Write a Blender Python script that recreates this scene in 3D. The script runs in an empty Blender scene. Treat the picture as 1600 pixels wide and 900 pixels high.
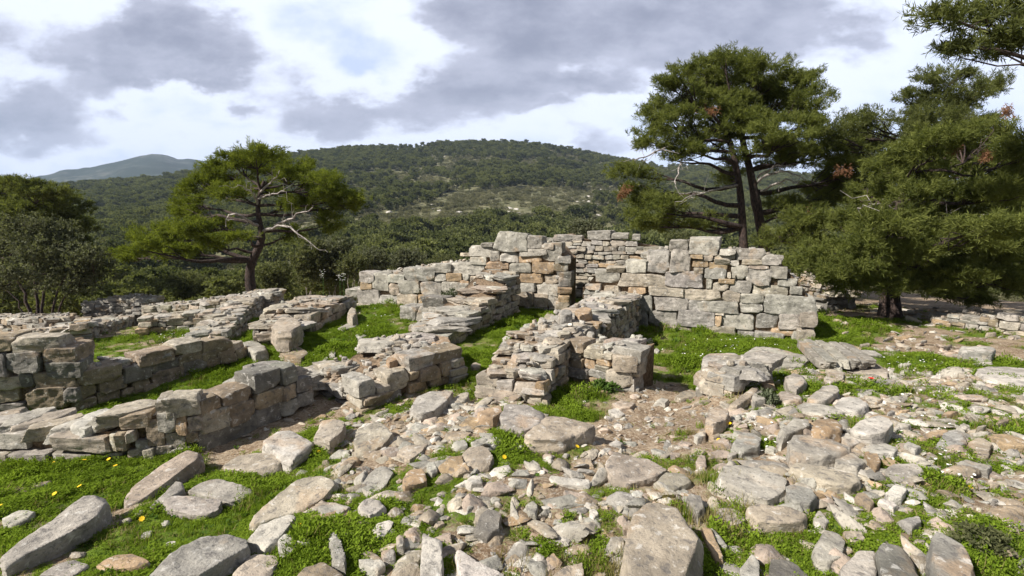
import bpy, math, random
import numpy as np
from math import radians as R, sin, cos, tan, atan2, hypot, pi

# ------------------------------------------------------------------ camera, sky, sun, exposure
scene = bpy.context.scene
COL = scene.collection
EYE = 1.6
PITCH = R(7.8)
FPX = 800.0                                    # focal length in pixels of the 1600 px wide photograph
cam_d = bpy.data.cameras.new('camera')
cam = bpy.data.objects.new('camera', cam_d)
COL.objects.link(cam)
cam.location = (0, 0, EYE)
cam.rotation_euler = (R(90) - PITCH, 0, 0)
cam_d.sensor_width = 36
cam_d.lens = 18
cam_d.clip_start = 0.05
cam_d.clip_end = 20000
scene.camera = cam
scene.view_settings.view_transform = 'Standard'
scene.view_settings.look = 'None'
scene.view_settings.exposure = 0.85
scene.view_settings.gamma = 1
try:
    scene.cycles.use_denoising = True
    scene.cycles.max_bounces = 6
    scene.cycles.diffuse_bounces = 3
    scene.cycles.transparent_max_bounces = 8
    scene.cycles.volume_bounces = 0
    scene.cycles.sample_clamp_indirect = 6
except Exception:
    pass

SUN_AZ = atan2(-0.88, -0.47)                   # direction towards the sun, measured from +Y towards +X
SUN_EL = R(41)
sun_dir = (sin(SUN_AZ) * cos(SUN_EL), cos(SUN_AZ) * cos(SUN_EL), sin(SUN_EL))
sun_d = bpy.data.lights.new('sun', 'SUN')
sun_d.energy = 5.0
sun_d.angle = R(0.6)
sun_d.color = (1.0, 0.93, 0.83)
sun = bpy.data.objects.new('sun', sun_d)
COL.objects.link(sun)
from mathutils import Vector, Matrix, Euler
sun.rotation_euler = Vector(sun_dir).to_track_quat('Z', 'Y').to_euler()


class NT:
    """small helper to write node trees as expressions"""
    def __init__(self, tree):
        self.t = tree
        tree.nodes.clear()
    def n(self, kind, **kw):
        nd = self.t.nodes.new(kind)
        for k, v in kw.items():
            setattr(nd, k, v)
        return nd
    def put(self, sock, v):
        if hasattr(v, 'is_linked') or isinstance(v, bpy.types.NodeSocket):
            self.t.links.new(v, sock)
        else:
            if sock.type == 'RGBA' and len(v) == 3:
                v = (*v, 1)
            sock.default_value = v
    def m(self, op, a, b=0.0, c=None, clamp=False):
        nd = self.n('ShaderNodeMath', operation=op, use_clamp=clamp)
        self.put(nd.inputs[0], a)
        self.put(nd.inputs[1], b)
        if c is not None:
            self.put(nd.inputs[2], c)
        return nd.outputs[0]
    def vm(self, op, a, b=(0, 0, 0)):
        nd = self.n('ShaderNodeVectorMath', operation=op)
        self.put(nd.inputs[0], a)
        if op == 'SCALE':
            self.put(nd.inputs['Scale'], b)
        else:
            self.put(nd.inputs[1], b)
        return nd.outputs[0]
    def noise(self, vec, scale, detail=3, rough=0.55, dist=0.0):
        nd = self.n('ShaderNodeTexNoise')
        if vec is not None:
            self.put(nd.inputs['Vector'], vec)
        nd.inputs['Scale'].default_value = scale
        nd.inputs['Detail'].default_value = detail
        nd.inputs['Roughness'].default_value = rough
        nd.inputs['Distortion'].default_value = dist
        return nd.outputs['Fac']
    def step(self, v, lo, hi, a=0.0, b=1.0):
        nd = self.n('ShaderNodeMapRange', interpolation_type='SMOOTHSTEP')
        self.put(nd.inputs['Value'], v)
        self.put(nd.inputs['From Min'], lo)
        self.put(nd.inputs['From Max'], hi)
        self.put(nd.inputs['To Min'], a)
        self.put(nd.inputs['To Max'], b)
        return nd.outputs['Result']
    def mix(self, f, a, b, mode='MIX'):
        nd = self.n('ShaderNodeMix', data_type='RGBA', blend_type=mode)
        self.put(nd.inputs[0], f)
        self.put(nd.inputs[6], a)
        self.put(nd.inputs[7], b)
        return nd.outputs[2]
    def attr(self, name, out='Color', kind='GEOMETRY'):
        return self.n('ShaderNodeAttribute', attribute_name=name, attribute_type=kind).outputs[out]
    def scalecol(self, col, f):
        return self.vm('SCALE', col, f)


world = bpy.data.worlds.new('World')
scene.world = world
world.use_nodes = True
w = NT(world.node_tree)
out = w.n('ShaderNodeOutputWorld')
bg = w.n('ShaderNodeBackground')
bg.inputs['Strength'].default_value = 0.056
sky = w.n('ShaderNodeTexSky', sky_type='NISHITA')
sky.sun_disc = False
sky.sun_elevation = SUN_EL
sky.sun_rotation = SUN_AZ
sky.altitude = 200
sky.dust_density = 1.5
geo = w.n('ShaderNodeTexCoord').outputs['Generated']
sep = w.n('ShaderNodeSeparateXYZ')
w.put(sep.inputs[0], geo)
dx, dy, dz = sep.outputs
ady = w.m('MAXIMUM', w.m('ABSOLUTE', dy), 0.15)
uu = w.m('DIVIDE', dx, ady)                    # cloud layout in world bearings: across and up, per unit of distance to the north
ww = w.m('DIVIDE', dz, ady)
cmb = w.n('ShaderNodeCombineXYZ')
w.put(cmb.inputs[0], uu); w.put(cmb.inputs[1], w.m('MULTIPLY', ww, 1.9)); w.put(cmb.inputs[2], w.m('MULTIPLY', dy, 0.3))
cvec = cmb.outputs[0]
warp1 = w.m('SUBTRACT', w.noise(cvec, 4.0, 7, 0.58), 0.5)
warp2 = w.m('SUBTRACT', w.noise(w.vm('ADD', cvec, (5.2, 1.3, 2.2)), 4.0, 7, 0.58), 0.5)
wu = w.m('ADD', uu, w.m('MULTIPLY', warp1, 0.42))
wv = w.m('ADD', ww, w.m('MULTIPLY', warp2, 0.26))


def uw(px, py):
    u = (px - 800) / FPX
    v = (py - 450) / FPX
    y = cos(PITCH) - v * sin(PITCH)
    return u / y, -(sin(PITCH) + v * cos(PITCH)) / y


# px, py, half width, half height, amount - where the cloud masses stand over the hills
CLOUDS = [(235, 70, 190, 62, 1.0), (330, 95, 80, 40, .45), (565, 60, 80, 50, -.22), (300, 160, 110, 22, -.3), (560, 105, 34, 14, -.3), (895, 95, 36, 12, -.3), (60, 185, 150, 42, .75), (150, 130, 60, 22, .2),
          (520, 190, 175, 38, .72), (430, 150, 60, 30, .2), (800, 125, 120, 55, .8), (760, 20, 120, 30, .5),
          (1040, 25, 240, 55, .95), (930, 125, 70, 26, .5), (960, 215, 70, 24, .45), (860, 175, 26, 7, .35),
          (1250, 60, 120, 45, .35), (660, 150, 70, 30, .3), (1130, 120, 150, 40, .3),
          (350, -260, 700, 170, .8), (1500, -330, 500, 160, .7), (-500, 60, 320, 120, .8), (2200, 80, 420, 120, .7)]
dens = None
for (px, py, hw, hh, am) in CLOUDS:
    u0, w0 = uw(px, py)
    u1, _ = uw(px + hw, py)
    _, w1 = uw(px, py - hh)
    a = w.m('MULTIPLY', w.m('SUBTRACT', wu, u0), 1 / abs(u1 - u0))
    b = w.m('MULTIPLY', w.m('SUBTRACT', wv, w0), 1 / abs(w1 - w0))
    r2 = w.m('ADD', w.m('MULTIPLY', a, a), w.m('MULTIPLY', b, b))
    g = w.m('MULTIPLY', w.m('EXPONENT', w.m('MULTIPLY', r2, -0.8)), am)
    dens = g if dens is None else w.m('ADD', dens, g)
fine = w.m('SUBTRACT', w.noise(cvec, 5.2, 8, 0.6), 0.5)
soft = w.m('SUBTRACT', w.noise(cvec, 1.6, 4, 0.5), 0.5)
over = w.m('ADD', w.m('MULTIPLY', w.step(dz, 0.5, 0.75), 0.55), w.step(dy, 0.1, -0.25, 0.0, 0.35))  # extra unseen cloud cover overhead and behind, added to lessen fill light
dens = w.m('ADD', w.m('ADD', dens, over), w.m('ADD', w.m('MULTIPLY', fine, 1.15), w.m('MULTIPLY', soft, 0.35)))
thick = w.step(dens, 0.30, 0.66)
inner = w.step(w.m('ADD', dens, w.m('MULTIPLY', w.m('SUBTRACT', w.noise(cvec, 7.5, 5, 0.6), .5), 1.6)), 0.35, 1.5)
veil = w.step(dens, -0.25, 0.22)
bright = (10.3, 11.0, 13.2)
grey = (3.2, 3.45, 4.6)
blue = w.mix(0.78, w.vm('MULTIPLY', sky.outputs[0], (1.7, 1.7, 1.7)), (7.6, 8.7, 11.6))
c1 = w.mix(veil, blue, bright)
c2 = w.mix(thick, c1, w.mix(inner, (6.0, 6.25, 7.7), grey))
# dark cloud outside the frame, added overhead, aside and behind to cut fill light
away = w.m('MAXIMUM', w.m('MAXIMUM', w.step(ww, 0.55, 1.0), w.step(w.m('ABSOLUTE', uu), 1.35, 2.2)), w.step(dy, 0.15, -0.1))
unseen_cloud = w.mix(w.noise(cvec, 2.5, 4), (2.0, 2.1, 2.5), (3.6, 3.75, 4.3))
c2 = w.mix(away, c2, unseen_cloud)
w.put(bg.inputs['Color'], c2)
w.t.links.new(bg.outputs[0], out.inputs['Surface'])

# ------------------------------------------------------------------ projection helpers (photo pixel -> point of the place)
def ray(px, py):
    u = (px - 800) / FPX
    v = (py - 450) / FPX
    return np.array([u, cos(PITCH) - v * sin(PITCH), -(sin(PITCH) + v * cos(PITCH))])


def Pz(px, py, z):
    d = ray(px, py)
    t = (z - EYE) / d[2]
    return np.array([d[0] * t, d[1] * t, z])


def Pd(px, py, Y):
    d = ray(px, py)
    t = Y / d[1]
    return np.array([d[0] * t, Y, EYE + d[2] * t])


def to_px(p):
    p = np.asarray(p, float)
    x, y, z = p[..., 0], p[..., 1], p[..., 2] - EYE
    f = y * cos(PITCH) - z * sin(PITCH)
    dn = -y * sin(PITCH) - z * cos(PITCH)
    f = np.where(f < 0.05, 0.05, f)
    return np.stack([800 + FPX * x / f, 450 + FPX * dn / f, f], -1)


# ------------------------------------------------------------------ noise in numpy
_rt = np.random.default_rng(7).random(8192)


def vnoise(p):
    p = np.asarray(p, float)
    i = np.floor(p).astype(np.int64)
    f = p - i
    u = f * f * (3 - 2 * f)
    def h(ax, ay, az):
        k = ((i[..., 0] + ax) * 73856093) ^ ((i[..., 1] + ay) * 19349663) ^ ((i[..., 2] + az) * 83492791)
        return _rt[k & 8191]
    x, y, z = u[..., 0], u[..., 1], u[..., 2]
    a = h(0, 0, 0) * (1 - x) + h(1, 0, 0) * x
    b = h(0, 1, 0) * (1 - x) + h(1, 1, 0) * x
    c = h(0, 0, 1) * (1 - x) + h(1, 0, 1) * x
    d = h(0, 1, 1) * (1 - x) + h(1, 1, 1) * x
    return ((a * (1 - y) + b * y) * (1 - z) + (c * (1 - y) + d * y) * z) * 2 - 1


def fbm(p, oct=4, gain=0.5):
    p = np.asarray(p, float)
    s, a = 0.0, 1.0
    for k in range(oct):
        s = s + a * vnoise(p + 17.3 * k)
        p = p * 2.03
        a *= gain
    return s


# ------------------------------------------------------------------ ground height
GZ = [(800, 900, 0), (1030, 850, 0.0), (500, 880, -.02), (150, 880, -.18), (0, 800, -.3), (300, 790, -.2), (560, 760, -.06), (1500, 880, .03),
      (1200, 790, 0), (1550, 760, 0), (800, 780, 0), (700, 690, -.02), (640, 640, -.12), (780, 640, -.06), (900, 710, -.06), (980, 690, -.14), (1010, 640, -.25),
      (1050, 600, -.33), (930, 640, -.27), (870, 640, -.26), (1080, 550, -.4), (1150, 530, -.4), (1031, 515, -.4), (1273, 531, -.4), (950, 500, -.38), (780, 530, -.3),
      (850, 490, -.3), (740, 580, -.3), (700, 610, -.34), (620, 650, -.34), (560, 640, -.33), (500, 680, -.3), (440, 720, -.3), (580, 510, -.4), (620, 480, -.38), (500, 560, -.45),
      (420, 590, -.6), (330, 600, -.66), (200, 630, -.7), (60, 690, -.5), (180, 722, -.4), (310, 712, -.4), (0, 720, -.42), (480, 640, -.4),
      (240, 540, -.78), (300, 530, -.72), (60, 560, -.85), (40, 500, -1.0), (200, 500, -.9), (420, 480, -.75), (560, 478, -.36), (720, 480, -.32),
      (1180, 620, -.08), (1130, 690, -.05), (1300, 600, -.1), (1300, 680, 0), (1450, 640, -.03), (1590, 620, -.02), (1380, 570, -.25), (1400, 530, -.42), (1550, 590, -.15), (1500, 520, -.42),
      (1350, 490, -.5), (1590, 500, -.38), (1180, 570, -.33)]
_gp = np.array([Pz(a, b, c) for a, b, c in GZ])
RT = np.array([0, 12, 16, 22, 30, 45, 80, 120])
ZT_L = np.array([-.6, -.8, -1.15, -2.1, -3.4, -5.3, -9.6, -14.0])
ZT_R = np.array([-.4, -.45, -.6, -1.0, -1.9, -4.2, -9.6, -14.0])


def base_z(x, y):
    x = np.asarray(x, float); y = np.asarray(y, float)
    d2 = (x[..., None] - _gp[:, 0]) ** 2 + (y[..., None] - _gp[:, 1]) ** 2
    s = 0.06 + 0.004 * (_gp[:, 1] ** 2 + _gp[:, 0] ** 2)
    wt = 1.0 / (d2 / s + 0.6) ** 2.2
    near = (wt * _gp[:, 2]).sum(-1) / wt.sum(-1)
    r = np.hypot(x, y)
    az = np.arctan2(x, np.maximum(y, 0.01))
    k = np.clip((az + 0.02) / 0.5, 0, 1)
    k = k * k * (3 - 2 * k)
    far = np.interp(r, RT, ZT_L) * (1 - k) + np.interp(r, RT, ZT_R) * k
    m = np.clip((r - 11) / 6.0, 0, 1)
    m = m * m * (3 - 2 * m)
    return near * (1 - m) + far * m


def ground_z(x, y):
    x = np.asarray(x, float); y = np.asarray(y, float)
    p = np.stack([x, y, np.zeros_like(x)], -1)
    return base_z(x, y) + 0.035 * fbm(p * 0.9, 3) + 0.016 * fbm(p * 4.0 + 9, 3)


def Gp(px, py):
    z = -0.3
    for _ in range(12):
        q = Pz(px, py, z)
        z = 0.5 * z + 0.5 * float(ground_z(q[0], q[1]))
    return np.array([q[0], q[1], float(ground_z(q[0], q[1]))])


# ------------------------------------------------------------------ object helpers
def tag(o, label=None, cat=None, group=None, kind=None):
    if label: o['label'] = label
    if cat: o['category'] = cat
    if group: o['group'] = group
    if kind: o['kind'] = kind
    return o


def empty(name, loc):
    o = bpy.data.objects.new(name, None)
    o.location = loc
    o.empty_display_size = 0.2
    COL.objects.link(o)
    return o


def mesh_np(name, V, F, mat=None, tint=None, smooth=True):
    """V (n,3), F list/array of polygons (array of quads or triangles, or list of arrays)"""
    me = bpy.data.meshes.new(name)
    V = np.asarray(V, np.float32)
    Fs = F if isinstance(F, list) else [F]
    Fs = [np.asarray(f, np.int32) for f in Fs if len(f)]
    me.vertices.add(len(V))
    me.vertices.foreach_set('co', V.ravel())
    nl = sum(f.size for f in Fs)
    npo = sum(len(f) for f in Fs)
    me.loops.add(nl)
    me.polygons.add(npo)
    me.loops.foreach_set('vertex_index', np.concatenate([f.ravel() for f in Fs]))
    tot = np.concatenate([np.full(len(f), f.shape[1], np.int32) for f in Fs])
    st = np.concatenate([[0], np.cumsum(tot)[:-1]]).astype(np.int32)
    me.polygons.foreach_set('loop_start', st)
    me.polygons.foreach_set('loop_total', tot)
    if smooth:
        me.polygons.foreach_set('use_smooth', np.ones(npo, bool))
    if tint is not None:
        t = np.asarray(tint, np.float32)
        if t.ndim == 1:
            t = np.tile(t, (len(V), 1))
        a = me.attributes.new('tint', 'FLOAT_COLOR', 'POINT')
        a.data.foreach_set('color', np.concatenate([t, np.ones((len(t), 1), np.float32)], 1).astype(np.float32).ravel())
    me.update()
    me.validate()
    if mat is not None and mat.name == 'stone':
        me.set_sharp_from_angle(angle=R(32))
    if mat is not None:
        me.materials.append(mat)
    return me


def obj(name, me, parent=None, loc=(0, 0, 0)):
    o = bpy.data.objects.new(name, me)
    o.location = loc
    if parent is not None:
        o.parent = parent
    COL.objects.link(o)
    return o


def join_np(items):
    """items: list of (V,F,tint) with equal polygon sizes -> V,F,tint"""
    Vs, Fs, Ts, n = [], {}, [], 0
    for V, F, t in items:
        Vs.append(V)
        for f in (F if isinstance(F, list) else [F]):
            Fs.setdefault(f.shape[1], []).append(f + n)
        t = np.asarray(t, float)
        Ts.append(np.tile(t, (len(V), 1)) if t.ndim == 1 else t)
        n += len(V)
    return np.concatenate(Vs), [np.concatenate(v) for v in Fs.values()], np.concatenate(Ts)


# ------------------------------------------------------------------ materials
def material(name):
    m = bpy.data.materials.new(name)
    m.use_nodes = True
    t = NT(m.node_tree)
    o = t.n('ShaderNodeOutputMaterial')
    return m, t, o


def stone_material(name, lich=1.0):
    m, t, o = material(name)
    b = t.n('ShaderNodeBsdfPrincipled')
    pos = t.n('ShaderNodeNewGeometry').outputs['Position']
    tint = t.attr('tint')
    n1 = t.noise(pos, 4.5, 6, 0.62)
    n2 = t.noise(pos, 19, 5, 0.65, 0.4)
    n3 = t.noise(pos, 75, 4, 0.7)
    n4 = t.noise(t.vm('ADD', pos, (3.1, 7.7, 1.9)), 2.6, 5, 0.6, 0.5)
    sq = t.vm('MULTIPLY', pos, (1, 1, 5.5))
    n5 = t.noise(sq, 9, 4, 0.6, 0.6)
    c = t.scalecol(tint, t.step(n1, 0.28, 0.72, 0.60, 1.25))
    c = t.mix(t.step(n4, 0.56, 0.70, 0, 0.45), c, (0.37, 0.24, 0.13))           # rusty staining
    c = t.mix(t.step(n5, 0.55, 0.7, 0, 0.30), c, (0.20, 0.185, 0.17))          # bedding streaks
    c = t.mix(t.step(n2, 0.57, 0.66, 0, 0.55 * lich), c, (0.60, 0.585, 0.55))  # pale lichen
    c = t.mix(t.step(n2, 0.46, 0.35, 0, 0.68), c, (0.105, 0.10, 0.098))         # dark lichen
    c = t.mix(t.step(n3, 0.44, 0.32, 0, 0.6), c, (0.09, 0.085, 0.08))
    c = t.mix(t.step(n3, 0.62, 0.72, 0, 0.4), c, (0.62, 0.59, 0.54))
    t.put(b.inputs['Base Color'], c)
    b.inputs['Roughness'].default_value = 0.92
    b.inputs['Specular IOR Level'].default_value = 0.25
    h = t.m('ADD', t.m('MULTIPLY', n2, 0.6), t.m('ADD', t.m('MULTIPLY', n3, 0.4), t.m('MULTIPLY', n5, 0.35)))
    bp = t.n('ShaderNodeBump')
    bp.inputs['Strength'].default_value = 0.75
    bp.inputs['Distance'].default_value = 0.022
    t.put(bp.inputs['Height'], h)
    t.put(b.inputs['Normal'], bp.outputs[0])
    t.t.links.new(b.outputs[0], o.inputs[0])
    return m


def leaf_material(name, dark, light, trans=0.35, attr_random=False):
    m, t, o = material(name)
    d = t.n('ShaderNodeBsdfDiffuse')
    tr = t.n('ShaderNodeBsdfTranslucent')
    mx = t.n('ShaderNodeMixShader')
    if attr_random == 'inst':
        rnd = t.n('ShaderNodeObjectInfo').outputs['Random']
        pos = t.n('ShaderNodeNewGeometry').outputs['Position']
        f = t.m('ADD', t.m('MULTIPLY', rnd, 0.75), t.m('MULTIPLY', t.noise(pos, 1.1, 2), 0.35), clamp=True)
        c = t.mix(f, dark, light)
    else:
        c = t.mix(t.attr('tint', 'Fac'), dark, light)
    t.put(d.inputs[0], c)
    t.put(tr.inputs[0], t.vm('MULTIPLY', c, (1.15, 1.2, 0.6)))
    mx.inputs[0].default_value = trans
    t.t.links.new(d.outputs[0], mx.inputs[1])
    t.t.links.new(tr.outputs[0], mx.inputs[2])
    t.t.links.new(mx.outputs[0], o.inputs[0])
    return m


def plain(name, col, rough=0.9, bump=0.0, bscale=20, var=0.3):
    m, t, o = material(name)
    b = t.n('ShaderNodeBsdfPrincipled')
    pos = t.n('ShaderNodeNewGeometry').outputs['Position']
    n = t.noise(pos, bscale, 4, 0.6)
    t.put(b.inputs['Base Color'], t.scalecol(col, t.step(n, 0.3, 0.7, 1 - var, 1 + var)))
    b.inputs['Roughness'].default_value = rough
    b.inputs['Specular IOR Level'].default_value = 0.2
    if bump:
        bp = t.n('ShaderNodeBump')
        bp.inputs['Strength'].default_value = bump
        bp.inputs['Distance'].default_value = 0.02
        t.put(bp.inputs['Height'], n)
        t.put(b.inputs['Normal'], bp.outputs[0])
    t.t.links.new(b.outputs[0], o.inputs[0])
    return m


def bark_material(name, dark, light):
    m, t, o = material(name)
    b = t.n('ShaderNodeBsdfPrincipled')
    pos = t.n('ShaderNodeNewGeometry').outputs['Position']
    n = t.noise(t.vm('MULTIPLY', pos, (1, 1, 0.35)), 24, 5, 0.65)
    t.put(b.inputs['Base Color'], t.mix(t.step(n, 0.35, 0.65), dark, light))
    b.inputs['Roughness'].default_value = 0.95
    bp = t.n('ShaderNodeBump')
    bp.inputs['Strength'].default_value = 0.9
    bp.inputs['Distance'].default_value = 0.04
    t.put(bp.inputs['Height'], n)
    t.put(b.inputs['Normal'], bp.outputs[0])
    t.t.links.new(b.outputs[0], o.inputs[0])
    return m


M_STONE = stone_material('stone')
M_FILL = plain('rubble_fill', (0.17, 0.125, 0.085), 0.95, 1.0, 30, 0.45)
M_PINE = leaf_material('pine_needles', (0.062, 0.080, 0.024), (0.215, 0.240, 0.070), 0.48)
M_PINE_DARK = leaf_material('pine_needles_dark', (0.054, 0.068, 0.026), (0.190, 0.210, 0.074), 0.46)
M_OLIVE = leaf_material('olive_leaves', (0.05, 0.058, 0.034), (0.20, 0.21, 0.14), 0.35)
M_SHRUB = leaf_material('shrub_leaves', (0.046, 0.056, 0.027), (0.20, 0.21, 0.105), 0.42)
M_PINE_YELLOW = leaf_material('pine_needles_yellow', (0.062, 0.084, 0.018), (0.220, 0.255, 0.050), 0.48)  # the lone pine's own needle colour, yellower than the other pines
M_DEADN = leaf_material('dead_needles', (0.15, 0.075, 0.042), (0.30, 0.165, 0.10), 0.3)
M_BARK = bark_material('pine_bark', (0.018, 0.013, 0.012), (0.070, 0.046, 0.038))
M_DEADW = bark_material('dead_wood', (0.20, 0.18, 0.165), (0.46, 0.42, 0.39))

# ------------------------------------------------------------------ rock shapes
_cube = {}


def cube_dirs(n):
    if n in _cube:
        return _cube[n]
    idx, V, F = {}, [], []
    def vid(p):
        if p not in idx:
            idx[p] = len(V)
            V.append(p)
        return idx[p]
    for ax in range(3):
        for sgn in (0, n):
            for i in range(n):
                for j in range(n):
                    q = []
                    for a, b in ((i, j), (i + 1, j), (i + 1, j + 1), (i, j + 1)):
                        p = [0, 0, 0]
                        p[ax] = sgn
                        p[(ax + 1) % 3] = a
                        p[(ax + 2) % 3] = b
                        q.append(vid(tuple(p)))
                    F.append(q if sgn else q[::-1])
    V = np.array(V, float) / n * 2 - 1
    V = np.tan(V * 0.80) / np.tan(0.80)
    _cube[n] = (V, np.array(F, np.int32))
    return _cube[n]


def rock(n, ext, planes, seed, rough=0.05, amp=0.012, freq=9.0, p=16.0, strata=0.0):
    """intersection of half spaces (in units of ext), chipped and weathered; returns V,F around the centre"""
    rng = np.random.default_rng(seed)
    D, F = cube_dirs(n)
    N = np.array([q[:3] for q in planes], float)
    ln = np.linalg.norm(N, axis=1)
    N = N / ln[:, None]
    d = np.array([q[3] for q in planes], float)
    den = D @ N.T
    off = rng.random((len(N), 3)) * 50
    dd = d * (1 + rough * fbm(D[:, None, :] * 1.7 + off[None], 3 if n > 12 else 2))
    r = np.where(den > 1e-3, dd / np.maximum(den, 1e-3), 1e3)
    r = np.minimum(r, 50)
    rr = (r ** -p).sum(1) ** (-1 / p)
    ext = np.asarray(ext, float)
    V = D * rr[:, None] * ext
    o = rng.random(3) * 100
    dirn = V / np.maximum(np.linalg.norm(V, axis=1), 1e-6)[:, None]
    a = fbm(V * freq + o, 4 if n > 12 else 2, 0.55)
    dsp = amp * a
    if strata:
        q = V * np.array([2.0, 2.0, 1.0]) * np.array([1, 1, 14.0]) + o
        dsp = dsp + strata * vnoise(q * 1.6) * (1 - np.abs(dirn[:, 2]) ** 2)
    V = V + dirn * dsp[:, None]
    return V, F


def box_planes(rng, jit=0.1, chips=4, lo=0.95, hi=1.25):
    P = []
    for ax in range(3):
        for s in (-1, 1):
            n = np.zeros(3)
            n[ax] = s
            n += rng.normal(0, jit, 3) * (np.arange(3) != ax)
            P.append((*n, 1.0))
    for _ in range(chips):
        c = rng.choice([-1, 1], 3) * rng.uniform(0.4, 1, 3)
        c /= np.linalg.norm(c)
        P.append((*c, rng.uniform(lo, hi)))
    return P


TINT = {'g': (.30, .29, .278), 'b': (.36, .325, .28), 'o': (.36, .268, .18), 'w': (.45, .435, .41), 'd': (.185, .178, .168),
        'p': (.36, .31, .262), 'r': (.27, .145, .09), 'n': (.265, .218, .165), 'l': (.345, .328, .305)}
WORD = {'g': 'grey', 'b': 'beige', 'o': 'ochre', 'w': 'whitish', 'd': 'dark grey', 'p': 'pinkish', 'r': 'reddish brown', 'n': 'brown', 'l': 'pale grey'}


def tint_of(code, rng, v=0.12):
    c = np.array(TINT[code]) * np.array([0.98, 0.965, 0.905]) * rng.uniform(1 - v, 1 + v)
    return np.clip(c * (1 + rng.normal(0, 0.012, 3)), 0.03, 0.6)


# ------------------------------------------------------------------ ground
def polar(rs, azs):
    rr, aa = np.meshgrid(rs, azs, indexing='ij')
    x = rr * np.sin(aa)
    y = rr * np.cos(aa)
    n, m = rr.shape
    i = np.arange(n * m).reshape(n, m)
    F = np.stack([i[:-1, :-1].ravel(), i[1:, :-1].ravel(), i[1:, 1:].ravel(), i[:-1, 1:].ravel()], -1)
    return x.ravel(), y.ravel(), F[:, ::-1]


# how green the ground is, as seen in the photo (px, py, cover)
GREEN = [(780, 530, 1), (760, 580, .85), (830, 495, 1), (720, 600, .8), (1080, 550, 1), (1040, 535, 1), (1150, 530, .95), (1060, 575, .8), (1020, 640, .02), (960, 690, .08), (1010, 610, .05), (985, 665, .02), (900, 640, .8), (880, 610, .9),
         (940, 610, .8), (580, 500, .9), (500, 560, 1), (620, 530, .95), (540, 540, .95), (440, 590, .9), (200, 620, 1), (330, 590, 1), (240, 540, .85), (300, 535, .8), (215, 510, .9), (100, 800, .95), (150, 740, 1), (30, 740, .95), (60, 710, 1), (200, 850, .9),
         (330, 830, .85), (260, 800, .8), (560, 850, .95), (520, 870, .9), (480, 830, .8), (680, 790, .85), (640, 860, .85), (720, 770, .7), (850, 850, .52), (800, 770, .58), (900, 780, .42), (820, 820, .48), (800, 890, .42), (720, 680, .58), (660, 650, .3), (600, 640, .5), (620, 700, .2), (700, 730, .75), (560, 700, .5),
         (520, 690, .7), (460, 770, .85), (400, 780, .7), (950, 860, .6), (870, 700, .85), (800, 700, .7), (1120, 870, .75), (1230, 880, .9), (1130, 750, .6), (1330, 790, .7), (1450, 790, .75), (1500, 830, .75), (1540, 800, .35), (1400, 690, .66), (1300, 610, .68), (1200, 600, .75), (1450, 600, .55), (1380, 560, .95), (1450, 650, .66),
         (1210, 650, .6), (1160, 700, .65), (1100, 740, .5), (1060, 690, .2), (1330, 510, .9), (1300, 490, .9), (1450, 540, .45), (1440, 510, .5), (1550, 500, .4), (1590, 640, .62), (1560, 700, .6), (480, 650, .15), (430, 680, .3), (60, 500, .3), (420, 640, .2), (1250, 740, .5), (1180, 760, .5), (1070, 780, .5), (1000, 770, .5)]
_gr = np.array([[*Gp(a, b)[:2], c] for a, b, c in GREEN])


def greenness(x, y):
    x = np.asarray(x, float); y = np.asarray(y, float)
    d2 = (x[..., None] - _gr[:, 0]) ** 2 + (y[..., None] - _gr[:, 1]) ** 2
    s = 0.02 + 0.0022 * (_gr[:, 0] ** 2 + _gr[:, 1] ** 2)
    wt = 1 / (d2 / s + 0.25) ** 2
    g = (wt * _gr[:, 2]).sum(-1) / wt.sum(-1)
    p = np.stack([x, y, np.zeros_like(x)], -1)
    g = g + 0.30 * fbm(p * 1.6 + 3, 3) + 0.22 * fbm(p * 6.5 + 8, 3)
    r = np.hypot(x, y)
    return np.where(r > 13, 0.4 + 0.3 * fbm(p * 0.5, 3), g)


azs = np.concatenate([np.linspace(-pi, R(-62), 24)[:-1], np.linspace(R(-62), R(62), 470), np.linspace(R(62), pi, 24)[1:]])
rs = np.concatenate([[0.0, 0.5, 0.9], np.geomspace(1.2, 16, 330), np.geomspace(16.5, 95, 60)])
gx, gy, gF = polar(rs, azs)
pp = np.stack([gx, gy, np.zeros_like(gx)], -1)
gz = ground_z(gx, gy)
gg = greenness(gx, gy)
rr_ = np.hypot(gx, gy)
near = np.clip((14 - rr_) / 6, 0, 1)
gz = gz + near * (0.010 * fbm(pp * 13, 3) + 0.006 * np.abs(fbm(pp * 34 + 5, 2)))
me = mesh_np('ground', np.stack([gx, gy, gz], -1), gF)
a = me.attributes.new('green', 'FLOAT', 'POINT')
a.data.foreach_set('value', np.clip(gg, 0, 1).astype(np.float32))

m, t, o = material('earth_and_turf')
b = t.n('ShaderNodeBsdfPrincipled')
pos = t.n('ShaderNodeNewGeometry').outputs['Position']
gr = t.attr('green', 'Fac')
n1 = t.noise(pos, 5, 5, 0.6)
n2 = t.noise(pos, 40, 4, 0.7)
n3 = t.noise(pos, 130, 3, 0.7)
soil = t.mix(t.step(n1, .3, .7), (0.185, 0.128, 0.082), (0.35, 0.275, 0.195))
soil = t.mix(t.step(n2, .50, .62, 0, .75), soil, (0.44, 0.38, 0.30))
soil = t.mix(t.step(n2, .45, .34, 0, .7), soil, (0.10, 0.065, 0.04))
soil = t.mix(t.step(n3, .58, .66, 0, .6), soil, (0.48, 0.42, 0.34))
turf = t.mix(t.step(n2, .32, .68), (0.060, 0.105, 0.012), (0.140, 0.215, 0.022))
turf = t.mix(t.step(t.noise(pos, 1.7, 4), .48, .64, 0, .45), turf, (0.16, 0.165, 0.045))
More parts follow.
